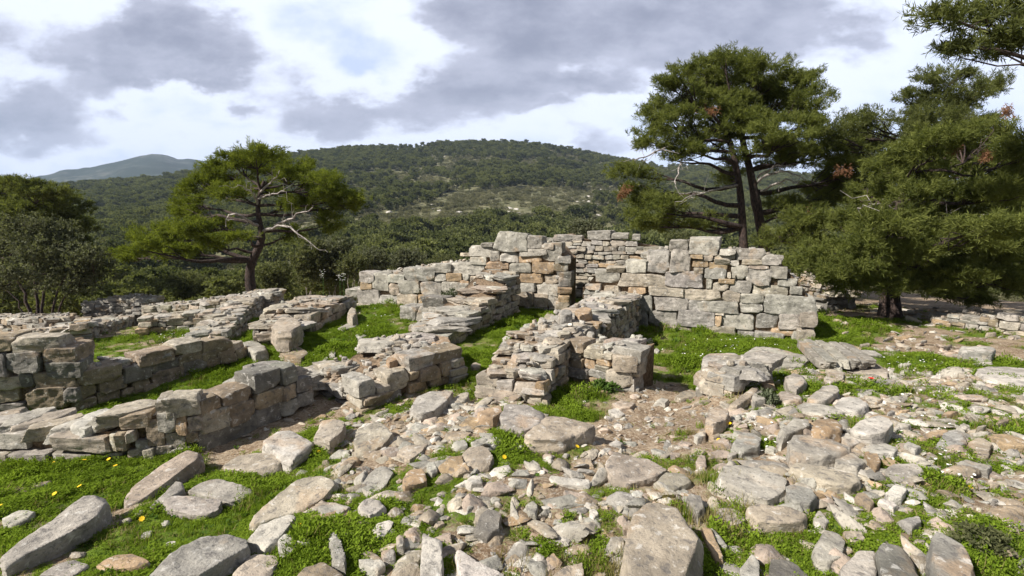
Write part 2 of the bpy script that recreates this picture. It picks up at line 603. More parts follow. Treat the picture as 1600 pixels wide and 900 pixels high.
f = t.step(t.m('ADD', gr, t.m('MULTIPLY', t.m('SUBTRACT', n2, .5), .6)), 0.50, 0.78)
t.put(b.inputs['Base Color'], t.mix(f, soil, turf))
b.inputs['Roughness'].default_value = 0.95
b.inputs['Specular IOR Level'].default_value = 0.15
bp = t.n('ShaderNodeBump')
bp.inputs['Strength'].default_value = 0.9
bp.inputs['Distance'].default_value = 0.02
t.put(bp.inputs['Height'], t.m('ADD', n2, t.m('MULTIPLY', n3, .6)))
t.put(b.inputs['Normal'], bp.outputs[0])
t.t.links.new(b.outputs[0], o.inputs[0])
me.materials.append(m)
tag(obj('ground', me), kind='structure')

# ------------------------------------------------------------------ hills
def ridge(pts):
    A = []
    for px, py in pts:
        d = ray(px, py)
        A.append((atan2(d[0], d[1]), atan2(d[2], hypot(d[0], d[1]))))
    A = np.array(sorted(A))
    return lambda az: np.interp(az, A[:, 0], A[:, 1])


RIDGE = ridge([(-600, 320), (-200, 315), (0, 305), (110, 296), (200, 287), (300, 273), (350, 262), (420, 252), (470, 245), (540, 237), (640, 233), (700, 228), (800, 226), (870, 234), (940, 249), (1000, 259), (1100, 267), (1300, 280), (1600, 292), (2200, 300)])
RMAX = 640.0


def hill_z(r, az):
    e1 = RIDGE(az)
    p = np.stack([r * np.sin(az) / 95, r * np.cos(az) / 95, np.zeros_like(r)], -1)
    tt = np.clip(np.log(r / 78) / np.log(RMAX / 78), 0, None)
    t1 = np.clip(tt + 0.05 * fbm(p, 3) * np.clip(1 - tt, 0, 1) * np.clip(tt * 4, 0, 1), 0, 1)
    s = t1 ** 0.9
    el = R(-8.0) * (1 - s) + e1 * s
    z = EYE + r * np.tan(el)
    over = np.clip(r - RMAX, 0, None)
    z = z - 0.0022 * over ** 2 * 0.5 - over * 0.05
    return z


az2 = np.concatenate([np.linspace(-pi, R(-70), 30)[:-1], np.linspace(R(-70), R(70), 300), np.linspace(R(70), pi, 30)[1:]])
rs2 = np.concatenate([np.geomspace(84, RMAX, 150), np.array([660, 690, 730, 790, 860])])
rr2, aa2 = np.meshgrid(rs2, az2, indexing='ij')
hx, hy, hF = polar(rs2, az2)
hz = hill_z(rr2.ravel(), aa2.ravel())
me = mesh_np('hillside', np.stack([hx, hy, hz], -1), hF)
m, t, o = material('maquis_soil')
b = t.n('ShaderNodeBsdfPrincipled')
pos = t.n('ShaderNodeNewGeometry').outputs['Position']
n1 = t.noise(pos, 0.035, 5, 0.6)
n2 = t.noise(pos, 0.35, 4, 0.65)
c = t.mix(t.step(n2, .35, .65), (0.065, 0.074, 0.036), (0.19, 0.18, 0.11))
c = t.mix(t.m('MULTIPLY', t.step(n1, .5, .62), t.step(n2, .5, .62)), c, (0.16, 0.15, 0.11))
t.put(b.inputs['Base Color'], c)
b.inputs['Roughness'].default_value = 1.0
b.inputs['Specular IOR Level'].default_value = 0.05
t.t.links.new(b.outputs[0], o.inputs[0])
me.materials.append(m)
tag(obj('hillside', me), kind='structure')

FAR = ridge([(-600, 330), (-300, 316), (-100, 296), (0, 285), (50, 277), (75, 271), (100, 266), (125, 264), (150, 259), (190, 250), (212, 245), (235, 241), (258, 243), (280, 248), (310, 250), (350, 253), (420, 259), (520, 268), (700, 285), (1000, 310)])
rs3 = np.geomspace(900, 2600, 60)
az3 = np.linspace(R(-75), R(12), 220)
rr3, aa3 = np.meshgrid(np.concatenate([rs3, [2750, 3000]]), az3, indexing='ij')
e1 = FAR(aa3)
tt = np.clip(np.log(rr3 / 900) / np.log(2600 / 900), 0, 1)
p3 = np.stack([rr3 * np.sin(aa3) / 330, rr3 * np.cos(aa3) / 330, 0 * rr3], -1)
tt = np.clip(tt + 0.10 * fbm(p3, 4) * (1 - tt), 0, 1)
el3 = R(-1.5) * (1 - tt) + e1 * tt
z3 = EYE + rr3 * np.tan(el3) + 5.0 * fbm(p3 * 9, 3) * np.clip(tt * 1.2, 0, 1)
z3 = np.where(rr3 > 2610, z3 - (rr3 - 2600) * 0.35, z3)
fx, fy, fF = polar(np.concatenate([rs3, [2750, 3000]]), az3)
me = mesh_np('distant_hill', np.stack([fx, fy, z3.ravel()], -1), fF)
m, t, o = material('distant_hill_scrub')
b = t.n('ShaderNodeBsdfPrincipled')
pos = t.n('ShaderNodeNewGeometry').outputs['Position']
n1 = t.noise(pos, 0.03, 6, 0.7)
n2 = t.noise(pos, 0.006, 4, 0.6)
c = t.mix(t.step(n1, .42, .58), (0.016, 0.028, 0.018), (0.085, 0.09, 0.075))
t.put(b.inputs['Base Color'], t.mix(t.step(n2, .40, .55), c, (0.018, 0.028, 0.016)))
b.inputs['Roughness'].default_value = 1.0
b.inputs['Specular IOR Level'].default_value = 0.05
t.t.links.new(b.outputs[0], o.inputs[0])
me.materials.append(m)
tag(obj('distant_hill', me), kind='structure')


# ------------------------------------------------------------------ instancing for what nobody could count
def instancer(name, pts, rot, scl, idx, variants, label):
    me = bpy.data.meshes.new(name)
    n = len(pts)
    me.vertices.add(n)
    me.vertices.foreach_set('co', np.asarray(pts, np.float32).ravel())
    a = me.attributes.new('rot', 'FLOAT_VECTOR', 'POINT'); a.data.foreach_set('vector', np.asarray(rot, np.float32).ravel())
    a = me.attributes.new('scl', 'FLOAT_VECTOR', 'POINT'); a.data.foreach_set('vector', np.asarray(scl, np.float32).ravel())
    a = me.attributes.new('idx', 'INT', 'POINT'); a.data.foreach_set('value', np.asarray(idx, np.int32))
    c = bpy.data.collections.new(name + '_kinds')
    for k, v in enumerate(variants):
        ob = bpy.data.objects.new('%s_%02d' % (name, k), v)
        c.objects.link(ob)
    g = bpy.data.node_groups.new(name, 'GeometryNodeTree')
    g.interface.new_socket('Geometry', in_out='INPUT', socket_type='NodeSocketGeometry')
    g.interface.new_socket('Geometry', in_out='OUTPUT', socket_type='NodeSocketGeometry')
    gi = g.nodes.new('NodeGroupInput'); go = g.nodes.new('NodeGroupOutput')
    ip = g.nodes.new('GeometryNodeInstanceOnPoints')
    ci = g.nodes.new('GeometryNodeCollectionInfo')
    ci.inputs['Collection'].default_value = c
    ci.inputs['Separate Children'].default_value = True
    ci.inputs['Reset Children'].default_value = True
    def na(nm, ty):
        nd = g.nodes.new('GeometryNodeInputNamedAttribute')
        nd.data_type = ty
        nd.inputs['Name'].default_value = nm
        return [s for s in nd.outputs if s.enabled and s.name == 'Attribute'][0]
    er = g.nodes.new('FunctionNodeEulerToRotation')
    L = g.links.new
    L(gi.outputs[0], ip.inputs['Points'])
    L(ci.outputs[0], ip.inputs['Instance'])
    ip.inputs['Pick Instance'].default_value = True
    L(na('idx', 'INT'), ip.inputs['Instance Index'])
    L(na('rot', 'FLOAT_VECTOR'), er.inputs[0])
    L(er.outputs[0], ip.inputs['Rotation'])
    L(na('scl', 'FLOAT_VECTOR'), ip.inputs['Scale'])
    L(ip.outputs[0], go.inputs[0])
    ob = obj(name, me)
    md = ob.modifiers.new('scatter', 'NODES')
    md.node_group = g
    return tag(ob, label, kind='stuff')


# ------------------------------------------------------------------ stone walls
ST_N = 9


class Wall:
    def __init__(self, name, label, loc, seed, cat='stone wall', group=None):
        self.o = tag(empty(name, loc), label, cat, group, 'thing')
        self.loc = np.array(loc, float)
        self.rng = np.random.default_rng(seed)
        self.small, self.cores = [], []
        self.nbig = 0
        self.mix = 'ggllbbpon'

    def _add(self, V, F, t, big, name):
        V = V - self.loc
        if big:
            c = V.mean(0)
            me = mesh_np(name, V - c, F, M_STONE, t)
            obj(name, me, self.o, c)
            self.nbig += 1
        else:
            self.small.append((V, F, t))

    def block(self, s0, s1, z0, z1, fr, depth, proud=0.0, big=False, n=ST_N, tint=None, name='block', jit=0.07, chips=4, roll=0.0):
        """a stone of the face: s along the wall, z up, depth into the wall; fr = (origin, along, into)"""
        rng = self.rng
        O, A, I = fr
        hs, hz, hd = (s1 - s0) / 2, (z1 - z0) / 2, depth / 2
        V, F = rock(n, (hs, hd, hz), box_planes(rng, jit, chips, 1.34, 1.62), rng.integers(1 << 30), 0.032, min(0.015, 0.07 * min(hs, hz) + 0.003), 11, 60,
                    strata=0.0035)
        if roll:
            c, s = cos(roll), sin(roll)
            V = np.stack([V[:, 0] * c - V[:, 2] * s, V[:, 1], V[:, 0] * s + V[:, 2] * c], -1)
        c = O + A * (s0 + s1) / 2 + I * (hd - proud) + np.array([0, 0, (z0 + z1) / 2])
        W = c + V[:, :1] * A + V[:, 1:2] * I + V[:, 2:] * np.array([0, 0, 1.0])
        det = A[0] * I[1] - A[1] * I[0]
        if det < 0:
            F = F[:, ::-1]
        t = tint_of(tint or rng.choice(list(self.mix)), rng)
        self._add(W, F, t, big, name)

    def traced(self, A, B, into, rects, depth=0.34, big_px=900, n=12, zoff=0.0):
        """stones traced from the photo on the vertical face through A and B"""
        A = np.array(A, float); B = np.array(B, float)
        u = (B - A) * np.array([1, 1, 0]); L = np.linalg.norm(u); u /= L
        nrm = np.array([u[1], -u[0], 0.0])
        I = nrm if np.dot(nrm, into) > 0 else -nrm
        O = np.array([A[0], A[1], 0])
        def hit(px, py):
            d = ray(px, py)
            tt = np.dot(O - np.array([0, 0, EYE]) * 0 - np.array([0, 0, 0]), I) / np.dot(d, I)
            p = d * tt + np.array([0, 0, EYE])
            return np.dot(p - O, u), p[2]
        for q in rects:
            x0, y0, x1, y1 = q[:4]
            code = q[4] if len(q) > 4 else None
            xm, ym = (x0 + x1) / 2, (y0 + y1) / 2
            sa, _ = hit(x0, ym); sb, _ = hit(x1, ym)
            _, za = hit(xm, y1); _, zb = hit(xm, y0)
            s0, s1 = min(sa, sb), max(sa, sb)
            g = 0.006
            big = (x1 - x0) * (y1 - y0) > big_px
            self.block(s0 + g, s1 - g, za + g * .6 + zoff, zb - g * .4 + zoff, (O, u, I), depth * self.rng.uniform(.85, 1.15), self.rng.normal(0.0, 0.016), big, 22 if (x1 - x0) > 50 else (16 if big else n), code,
                       'block', 0.06, 5)

    def courses(self, A, B, into, zb, zt, hr=(0.08, 0.17), lr=(0.14, 0.42), depth=0.26, n=ST_N, big_len=9, wob=0.02):
        rng = self.rng
        A = np.array(A, float); B = np.array(B, float)
        u = (B - A) * np.array([1, 1, 0]); L = np.linalg.norm(u); u /= L
        nrm = np.array([u[1], -u[0], 0.0])
        I = nrm if np.dot(nrm, into) > 0 else -nrm
        O = np.array([A[0], A[1], 0])
        zmin = min(zb(0), zb(L)) - 0.05
        zmax = max(zt(s) for s in np.linspace(0, L, 12))
        z = zmin
        while z < zmax - 0.02:
            h = rng.uniform(*hr) * (1.15 if z < zmin + .2 else 1)
            s = -rng.uniform(0, 0.1)
            while s < L - 0.03:
                l = rng.uniform(*lr) * (1 if rng.random() < .8 else .55)
                l = min(l, L - s + 0.03)
                if l < 0.07:
                    break
                sc = s + l / 2
                top = zt(min(max(sc, 0), L))
                if z + h * 0.75 < top + rng.uniform(-.02, .03) and z + h > zb(min(max(sc, 0), L)) - .02:
                    zo = rng.normal(0, wob * .5)
                    if h > 0.12 and rng.random() < 0.22 and l < .3:
                        hm = h * rng.uniform(.4, .6)
                        self.block(s + .004, s + l - .004, z + zo, z + zo + hm - .006, (O, u, I), depth, rng.normal(0, .015), False, n)
                        self.block(s + .004, s + l - .004, z + zo + hm, z + zo + h - .006, (O, u, I), depth, rng.normal(0, .015), False, n)
                    else:
                        self.block(s + .004, s + l - .004, z + zo, z + zo + h * rng.uniform(.88, 1.02) - .004, (O, u, I), depth * rng.uniform(.8, 1.2), rng.normal(0.0, .018), l > big_len, n,
                                   roll=rng.normal(0, .03))
                s += l
            z += h

    def cap(self, c, L, W, T, yaw, tilt=(0, 0), big=True, tint=None, n=14, sides=None):
        rng = self.rng
        k = sides or rng.integers(5, 8)
        an = np.sort((np.arange(k) + rng.uniform(-.3, .3, k)) * 2 * pi / k)
        P = [(cos(q), sin(q), rng.uniform(-.12, .22), rng.uniform(.72, .98)) for q in an]
        P += [(rng.normal(0, .05), rng.normal(0, .05), 1, 1), (rng.normal(0, .1), rng.normal(0, .1), -1, 1)]
        V, F = rock(n, (L / 2, W / 2, T / 2), P, rng.integers(1 << 30), .05, min(.012, T * .12), 9, 60, strata=.006)
        Rm = np.array(Matrix.Rotation(yaw, 3, 'Z') @ Matrix.Rotation(tilt[0], 3, 'X') @ Matrix.Rotation(tilt[1], 3, 'Y'))
        self._add(V @ Rm.T + np.array(c), F, tint_of(tint or rng.choice(list('llbbwpg')), rng, .1), big, 'capstone')

    def caps(self, A, B, width, zt, size=(0.22, 0.5), T=(0.06, 0.12), big_min=0.30, dens=1.0, rubble=10):
        """flat stones lying on the wall top, A-B the centre line"""
        rng = self.rng
        A = np.array(A, float); B = np.array(B, float)
        u = (B - A) * np.array([1, 1, 0]); L = np.linalg.norm(u); u /= L
        v = np.array([-u[1], u[0], 0])
        yaw0 = atan2(u[1], u[0])
        s = 0.0
        while s < L:
            step = rng.uniform(*size) * 0.8 / dens
            w = -width / 2
            while w < width / 2 - 0.05:
                l = rng.uniform(*size); wd = rng.uniform(.55, .95) * l
                T_ = rng.uniform(*T)
                sc = min(s + step / 2 + rng.normal(0, .04), L - .05)
                wc = min(w + wd / 2, width / 2 - wd * .38)
                p = A + u * sc + v * wc
                z = zt(sc) - T_ * .42 + rng.normal(0, .012)
                self.cap((p[0], p[1], z), l, wd, T_, yaw0 + rng.normal(0, .5), (rng.normal(0, .06), rng.normal(0, .06)), l > big_min and self.nbig < 95)
                w += wd * .8
            s += step
        for _ in range(int(rubble * L * width * 4)):
            p = A + u * rng.uniform(0, L) + v * rng.uniform(-.48, .48) * width
            s_ = np.dot(p - A, u)
            q = rng.uniform(.04, .12)
            self.cap((p[0], p[1], zt(s_) + rng.uniform(-.01, .05)), q, q * rng.uniform(.6, 1), q * rng.uniform(.3, .6), rng.uniform(0, 6.3), (rng.normal(0, .2), rng.normal(0, .2)), False, n=6)

    def core(self, A, B, width, into, zt, zbot=-1.4, inset=0.08, cut=0.035, ns=14):
        """the packed earth and rubble inside the wall; the face lies on A-B and the wall runs width into the given side"""
        A = np.array(A, float); B = np.array(B, float)
        u = (B - A) * np.array([1, 1, 0]); L = np.linalg.norm(u); u /= L
        nrm = np.array([u[1], -u[0], 0.0])
        I = nrm if np.dot(nrm, into) > 0 else -nrm
        O = np.array([A[0], A[1], 0])
        ss = np.linspace(inset * .6, L - inset * .6, ns * 3)
        wsn = np.linspace(inset, width - inset * .7, 8)
        top = []
        for s in ss:
            z = zt(s) - cut
            for q in wsn:
                p = O + u * s + I * q
                top.append((p[0], p[1], z + .018 * float(vnoise(np.array([p[0] * 9, p[1] * 9, 2.0])))))
        n, m_ = len(ss), len(wsn)
        V = np.array(top)
        Vb = V.copy(); Vb[:, 2] = zbot
        i = np.arange(n * m_).reshape(n, m_)
        F = [np.stack([i[:-1, :-1].ravel(), i[1:, :-1].ravel(), i[1:, 1:].ravel(), i[:-1, 1:].ravel()], -1)]
        per = np.concatenate([i[:, 0], i[-1, 1:], i[::-1, -1][1:], i[0, ::-1][1:]])
        k = n * m_
        F.append(np.stack([per[:-1], per[1:], per[1:] + k, per[:-1] + k], -1))
        self.cores.append((np.concatenate([V, Vb]) - self.loc, np.concatenate(F), (0.2, .15, .1)))

    def finish(self):
        if self.small:
            V, F, t = join_np(self.small)
            obj('masonry', mesh_np('masonry', V, F, M_STONE, t), self.o)
        if self.cores:
            V, F, t = join_np(self.cores)
            obj('rubble_core', mesh_np('rubble_core', V, F, M_FILL, t, smooth=False), self.o)


def lin(*pts):
    """a height profile along the wall from (s, z) pairs"""
    P = sorted(pts)
    xs = [p[0] for p in P]; zs = [p[1] for p in P]
    return lambda s: float(np.interp(s, xs, zs))


def gz_at(A, B):
    A = np.array(A[:2], float); B = np.array(B[:2], float)
    L = np.linalg.norm(B - A)
    return lambda s: float(ground_z(*(A + (B - A) * min(max(s / L, 0), 1))))


def onface(A, B):
    """px,py -> (s, z) on the vertical plane through A and B"""
    A = np.array(A, float); B = np.array(B, float)
    u = (B - A) * np.array([1, 1, 0]); L = np.linalg.norm(u); u /= L
    I = np.array([u[1], -u[0], 0.0])
    def f(px, py):
        d = ray(px, py)
        tt = np.dot(A * np.array([1, 1, 0]), I) / np.dot(d, I)
        p = d * tt
        return float(np.dot(p - A * np.array([1, 1, 0]), u)), float(p[2] + EYE)
    return f

# ------------------------------------------------------------------ the ruin: its walls
def prof(A, B, pxs):
    f = onface(A, B)
    return lin(*[f(*q) for q in pxs])


# right hand wall of large blocks
A, B = Gp(1273, 533), Gp(1031, 515)
u = (B - A) / np.linalg.norm(B - A)
B2 = A + u * ((B - A)[0] / u[0] * 0 + np.linalg.norm(B - A) * 1.62)
B2[2] = -.4
W = Wall('block_wall', 'tallest stretch of wall, big grey squared blocks, stepping down beside the plank-like slab', (A + B) / 2 + [0, .3, 0], 11)
s4 = lambda L: [(980 + a / 4.5, 340 + b / 4.5, 980 + c / 4.5, 340 + d / 4.5, *e) for a, b, c, d, *e in L]
s3 = lambda L: [(700 + a / 4.787, 340 + b / 4.787, 700 + c / 4.787, 340 + d / 4.787, *e) for a, b, c, d, *e in L]
W.traced(A, B, (0, 1, 0), s4([
    (230, 768, 460, 830, 'p'), (495, 765, 772, 870, 'b'), (770, 798, 890, 880, 'g'), (890, 805, 1110, 900, 'g'), (1005, 780, 1200, 830, 'o'), (1150, 800, 1325, 880, 'l'),
    (60, 650, 145, 775, 'g'), (145, 655, 350, 768, 'g'), (350, 658, 615, 770, 'g'), (615, 662, 690, 690, 'b'), (612, 690, 662, 765, 'o'), (655, 672, 897, 792, 'l'), (900, 675, 1058, 782, 'g'), (1060, 680, 1314, 795, 'l'),
    (85, 545, 175, 652, 'g'), (180, 557, 425, 660, 'l'), (428, 582, 518, 660, 'g'), (500, 585, 778, 670, 'g'), (672, 516, 795, 605, 'b'), (785, 600, 955, 672, 'l'), (800, 535, 970, 605, 'l'), (962, 545, 1322, 685, 'l'),
    (0, 490, 130, 540, 'o'), (135, 490, 390, 557, 'b'), (385, 505, 655, 585, 'b'),
    (-60, 395, 262, 490, 'b'), (262, 382, 550, 505, 'g'), (552, 428, 600, 508, 'l'), (597, 455, 715, 520, 'b'), (715, 442, 885, 530, 'g'), (880, 475, 1140, 567, 'b'), (1140, 485, 1237, 545, 'l'),
    (-20, 300, 125, 390, 'l'), (128, 235, 300, 392, 'g'), (298, 228, 452, 382, 'l'), (462, 352, 535, 402, 'b'), (540, 352, 702, 430, 'g'), (640, 430, 755, 466, 'o'), (733, 335, 847, 432, 'l'), (828, 358, 1022, 475, 'l'), (1005, 345, 1130, 430, 'l'), (1060, 430, 1200, 484, 'l'),
    (443, 260, 535, 290, 'o'), (455, 292, 575, 350, 'o'), (532, 262, 605, 306, 'b'), (578, 312, 710, 366, 'o'), (610, 262, 762, 300, 'b'), (605, 290, 722, 334, 'b'), (720, 298, 790, 345, 'l'), (762, 222, 965, 300, 'l'), (800, 292, 950, 335, 'b'), (940, 265, 1090, 342, 'l'), (850, 333, 1000, 366, 'p'),
    (290, 158, 435, 232, 'l'), (433, 142, 652, 256, 'l'), (650, 222, 762, 268, 'l'), (435, 400, 470, 430, 'o'), (755, 400, 770, 440, 'b'), (700, 385, 735, 430, 'b')]), 0.40, 700)
W.traced(A, B, (0, 1, 0), s3([(1090, 400, 1285, 490, 'l'), (1025, 495, 1145, 545, 'l'), (1018, 542, 1160, 580, 'g'), (1012, 582, 1070, 660, 'g'), (1170, 370, 1320, 415, 'b'), (1160, 510, 1290, 560, 'b'), (1070, 580, 1200, 650, 'p'),
    (1200, 560, 1440, 640, 'b'), (1012, 650, 1200, 760, 'g'), (1200, 640, 1440, 760, 'l')]), 0.40, 700)
pr = prof(A, B, [(1275, 466), (1258, 455), (1252, 440), (1233, 420), (1222, 406), (1196, 394), (1120, 397), (1044, 392), (1000, 410), (972, 424), (930, 424), (914, 444)])
W.core(A, B2, 1.0, (0, 1, 0), pr, cut=.06, ns=24)
W.caps(A + u * .2 + np.array([.1, .6, 0]), A + u * 2.6 + np.array([.1, .6, 0]), .7, lambda s: pr(s + .2), (0.25, .5), (.08, .14))
W.courses(A + np.array([.02, 0, 0]), A + np.array([.25, 1.0, 0]), (-1, 0, 0), gz_at(A, A + np.array([.25, 1.0, 0])), lambda s: pr(0) - .02, (.18, .28), (.3, .5))
W.finish()

# inner back wall seen above the doorway
A, B = Pd(872, 470, 12.3), Pd(1050, 470, 11.6)
W = Wall('courses_wall', 'inner back wall of thin flat stones behind the narrow doorway', (A + B) / 2, 12)
W.mix = 'ggllbbbob'
pr = prof(A, B, [(872, 366), (890, 364), (905, 372), (960, 372), (1030, 384), (1050, 388)])
W.courses(A, B, (0, 1, 0), lambda s: -.5, pr, (0.07, 0.135), (0.16, 0.42), .25)
W.traced(A, B, (0, 1, 0), s3([(1040, 98, 1232, 168, 'l'), (1220, 115, 1350, 160, 'l'), (1378, 125, 1440, 172, 'l'), (930, 133, 1005, 175, 'l'), (790, 128, 930, 182, 'l'), (722, 152, 792, 195, 'l')]), .4, 500)
W.core(A, B, .7, (0, 1, 0), pr, cut=.04)
W.finish()

# pier left of the doorway and the lower wall that goes on from it
A, B = Gp(890, 487), Gp(556, 478)
s2 = lambda L: [(400 + a / 3.6, 400 + b / 3.6, 400 + c / 3.6, 400 + d / 3.6, *e) for a, b, c, d, *e in L]
W = Wall('pier_wall', 'wall left of the doorway, a tall pier topped by a rounded boulder, trailing away low', (A + B) / 2 + [0, .3, 0], 13)
W.traced(A, B, (0, 1, 0), s3([(155, 215, 332, 298, 'l'), (160, 297, 287, 356, 'l'), (310, 250, 382, 328, 'l'), (348, 112, 592, 256, 'l'), (588, 136, 706, 236, 'l'), (390, 258, 530, 340, 'l'), (518, 282, 702, 340, 'o'), (540, 235, 742, 290, 'l'), (700, 190, 850, 330, 'l'),
    (265, 330, 457, 388, 'o'), (625, 335, 790, 420, 'o'), (790, 330, 897, 405, 'l'), (460, 340, 622, 412, 'l'), (528, 415, 712, 492, 'o'), (718, 430, 832, 500, 'p'), (830, 408, 925, 515, 'd'), (528, 490, 657, 560, 'g'), (655, 490, 832, 580, 'l'), (830, 518, 895, 580, 'b'),
    (515, 558, 642, 672, 'p'), (640, 573, 747, 672, 'p'), (745, 580, 892, 682, 'l'), (560, 670, 742, 722, 'g'), (748, 675, 822, 722, 'b'), (820, 680, 895, 720, 'o'), (705, 195, 790, 240, 'b'), (240, 190, 330, 220, 'l'), (270, 388, 400, 440, 'l'), (400, 400, 470, 470, 'b'), (270, 440, 420, 520, 'b'), (420, 470, 530, 560, 'g'), (300, 520, 430, 600, 'p'), (420, 560, 520, 660, 'g')]), .4, 800)
W.traced(A, B, (0, 1, 0), s2([(1098, 40, 1280, 108, 'l'), (980, 45, 1100, 96, 'l'), (825, 66, 1002, 140, 'l'), (740, 105, 832, 152, 'l'), (1005, 95, 1067, 146, 'l'), (1065, 95, 1157, 146, 'o'), (1160, 98, 1202, 140, 'l'), (1145, 136, 1202, 168, 'o'), (1200, 110, 1252, 186, 'p'),
    (798, 138, 920, 215, 'l'), (920, 145, 1042, 226, 'l'), (1038, 145, 1195, 216, 'l'), (788, 215, 907, 282, 'p'), (905, 218, 1007, 268, 'o'), (743, 160, 802, 222, 'p'), (690, 222, 790, 274, 'g'), (568, 190, 692, 272, 'l'), (650, 95, 742, 196, 'l'), (580, 90, 662, 152, 'l'), (500, 185, 577, 236, 'l'), (560, 270, 690, 300, 'b'), (690, 275, 800, 300, 'p'), (590, 150, 652, 192, 'o'), (1007, 218, 1120, 290, 'l'), (1120, 216, 1200, 300, 'b')]), .42, 800)
pr = prof(A, B, [(892, 408), (870, 384), (845, 385), (770, 388), (736, 400), (730, 414), (690, 416), (640, 424), (600, 430), (570, 440), (556, 452)])
W.core(A, B, 1.0, (0, 1, 0), pr, cut=.05, ns=24)
u = (B - A) / np.linalg.norm(B - A)
W.caps(A + u * .3 + np.array([0, .65, 0]), A + u * 4.4 + np.array([0, .6, 0]), .8, lambda s: pr(s + .3), (0.25, .55), (.08, .14))
W.courses(A + np.array([0, .05, 0]), A + np.array([.08, 1.0, 0]), (-1, 0, 0), lambda s: -.4, lambda s: pr(.15), (.12, .2), (.2, .4))
W.finish()
C, D = Gp(672, 503), Gp(622, 501)
W = Wall('bench_wall', 'low bench of grey blocks at the foot of the wall beside the sage bush', (C + D) / 2 + [0, .2, 0], 33)
W.traced(C, D, (0, 1, 0), s2([(800, 286, 905, 368, 'g'), (903, 290, 985, 370, 'l'), (965, 290, 1075, 352, 'l'), (920, 236, 1060, 308, 'd')]), .5, 400)
W.finish()

# long wall running towards the camera, right of the passage
A, B = Gp(1004, 508), Gp(848, 636)
W = Wall('cross_wall', 'narrow wall running forward from the doorway to a crumbling orange end', (A + B) / 2 + [-.3, 0, 0], 14)
W.mix = 'bbpbonblg'
pr = prof(A, B, [(1004, 457), (972, 475), (939, 503), (897, 521), (880, 543), (864, 572), (852, 592), (848, 600)])
L = np.linalg.norm(B - A)
u = (B - A) / L
I = np.array([-.92, .39, 0])
W.courses(A, B, I, gz_at(A, B), pr, (.06, .12), (.12, .30), .24)
A2, B2 = A + I * .78, B + I * .72
W.courses(A2, B2, -I, gz_at(A2, B2), lambda s: pr(s) - .03, (.07, .13), (.13, .3), .24)
W.courses(B, B2, (0, 1, 0), gz_at(B, B2), lambda s: pr(L) + .0, (.07, .12), (.13, .3), .24)
W.core(A, B, .75, I, pr, ns=24)
W.mix = 'bbppolog'
W.caps(A + I * .38, A + u * L * .62 + I * .38, .74, pr, (.34, .7), (.045, .075), .26, 1.1, 3)
W.caps(A + u * L * .62 + I * .40, B + I * .38 - u * .08, .62, lambda s: pr(s + L * .62), (.18, .36), (.05, .08), .2, 1.1, 8)
W.finish()

# stub of wall branching off to the right
A, B = Gp(884, 594), Gp(994, 614)
W = Wall('stub_wall', 'short stub of wall with a big pale corner block, plant growing at its foot', (A + B) / 2 + [0, .25, 0], 15)
W.mix = 'bbppngl'
W.traced(A, B, (0, 1, 0), [(886, 533, 913, 551, 'n'), (883, 551, 903, 562, 'b'), (888, 561, 909, 576, 'n'), (884, 575, 920, 590, 'd'), (911, 562, 929, 578, 'o'), (930, 562, 954, 571, 'o'), (919, 578, 949, 592, 'g'), (929, 571, 953, 580, 'b'), (954, 567, 995, 588, 'b'), (956, 588, 992, 615, 'l'),
    (955, 543, 1002, 567, 'l'), (911, 544, 943, 562, 'b'), (942, 552, 957, 562, 'b'), (918, 591, 948, 602, 'o'), (885, 590, 920, 602, 'n'), (948, 578, 957, 592, 'b'), (905, 600, 955, 612, 'n')], .3, 500)
pr = prof(A, B, [(884, 538), (911, 546), (945, 552), (994, 548)])
W.core(A, B, .62, (0, 1, 0), pr)
Bb = B + np.array([.06, .62, 0])
W.courses(B + np.array([0.01, .04, 0]), Bb, (-1, 0, 0), gz_at(B, Bb), lambda s: pr(.8) - .02, (.1, .18), (.2, .34), .25)
Aa = A + np.array([0.05, .62, 0]); 
W.courses(Aa, Bb, (0, -1, 0), gz_at(Aa, Bb), lambda s: pr(s) - .02, (.08, .16), (.15, .3), .2)
W.caps(A + np.array([.05, .36, 0]), B + np.array([0, .36, 0]), .55, pr, (.2, .42), (.06, .10), .24, 1.0, 14)
W.finish()

# wall left of the grassy strip
A, B = Gp(812, 490), Gp(712, 538)
W = Wall('sloping_wall', 'wall sloping down towards the grass strip from the pier, dark face on its right', (A + B) / 2 + [-.3, 0, 0], 16)
W.mix = 'ggllbbbn'
pr = prof(A, B, [(811, 421), (790, 446), (762, 474), (742, 490), (703, 524)])
L = np.linalg.norm(B - A); u = (B - A) / L
I = np.array([-.9, .38, 0])
W.courses(A, B, I, gz_at(A, B), pr, (.08, .16), (.14, .36), .26)
W.courses(A + I * .85, B + I * .85, -I, gz_at(A + I * .85, B + I * .85), lambda s: pr(s) - .03, (.08, .16), (.14, .36), .26)
W.courses(B, B + I * .85, -u, gz_at(B, B + I * .85), lambda s: pr(L), (.08, .14), (.16, .36), .26)
W.core(A, B, .85, I, pr, ns=20)
W.caps(A + I * .42, B + I * .42, .85, pr, (.45, .9), (.06, .09), .3, 1.1, 2)
W.finish()

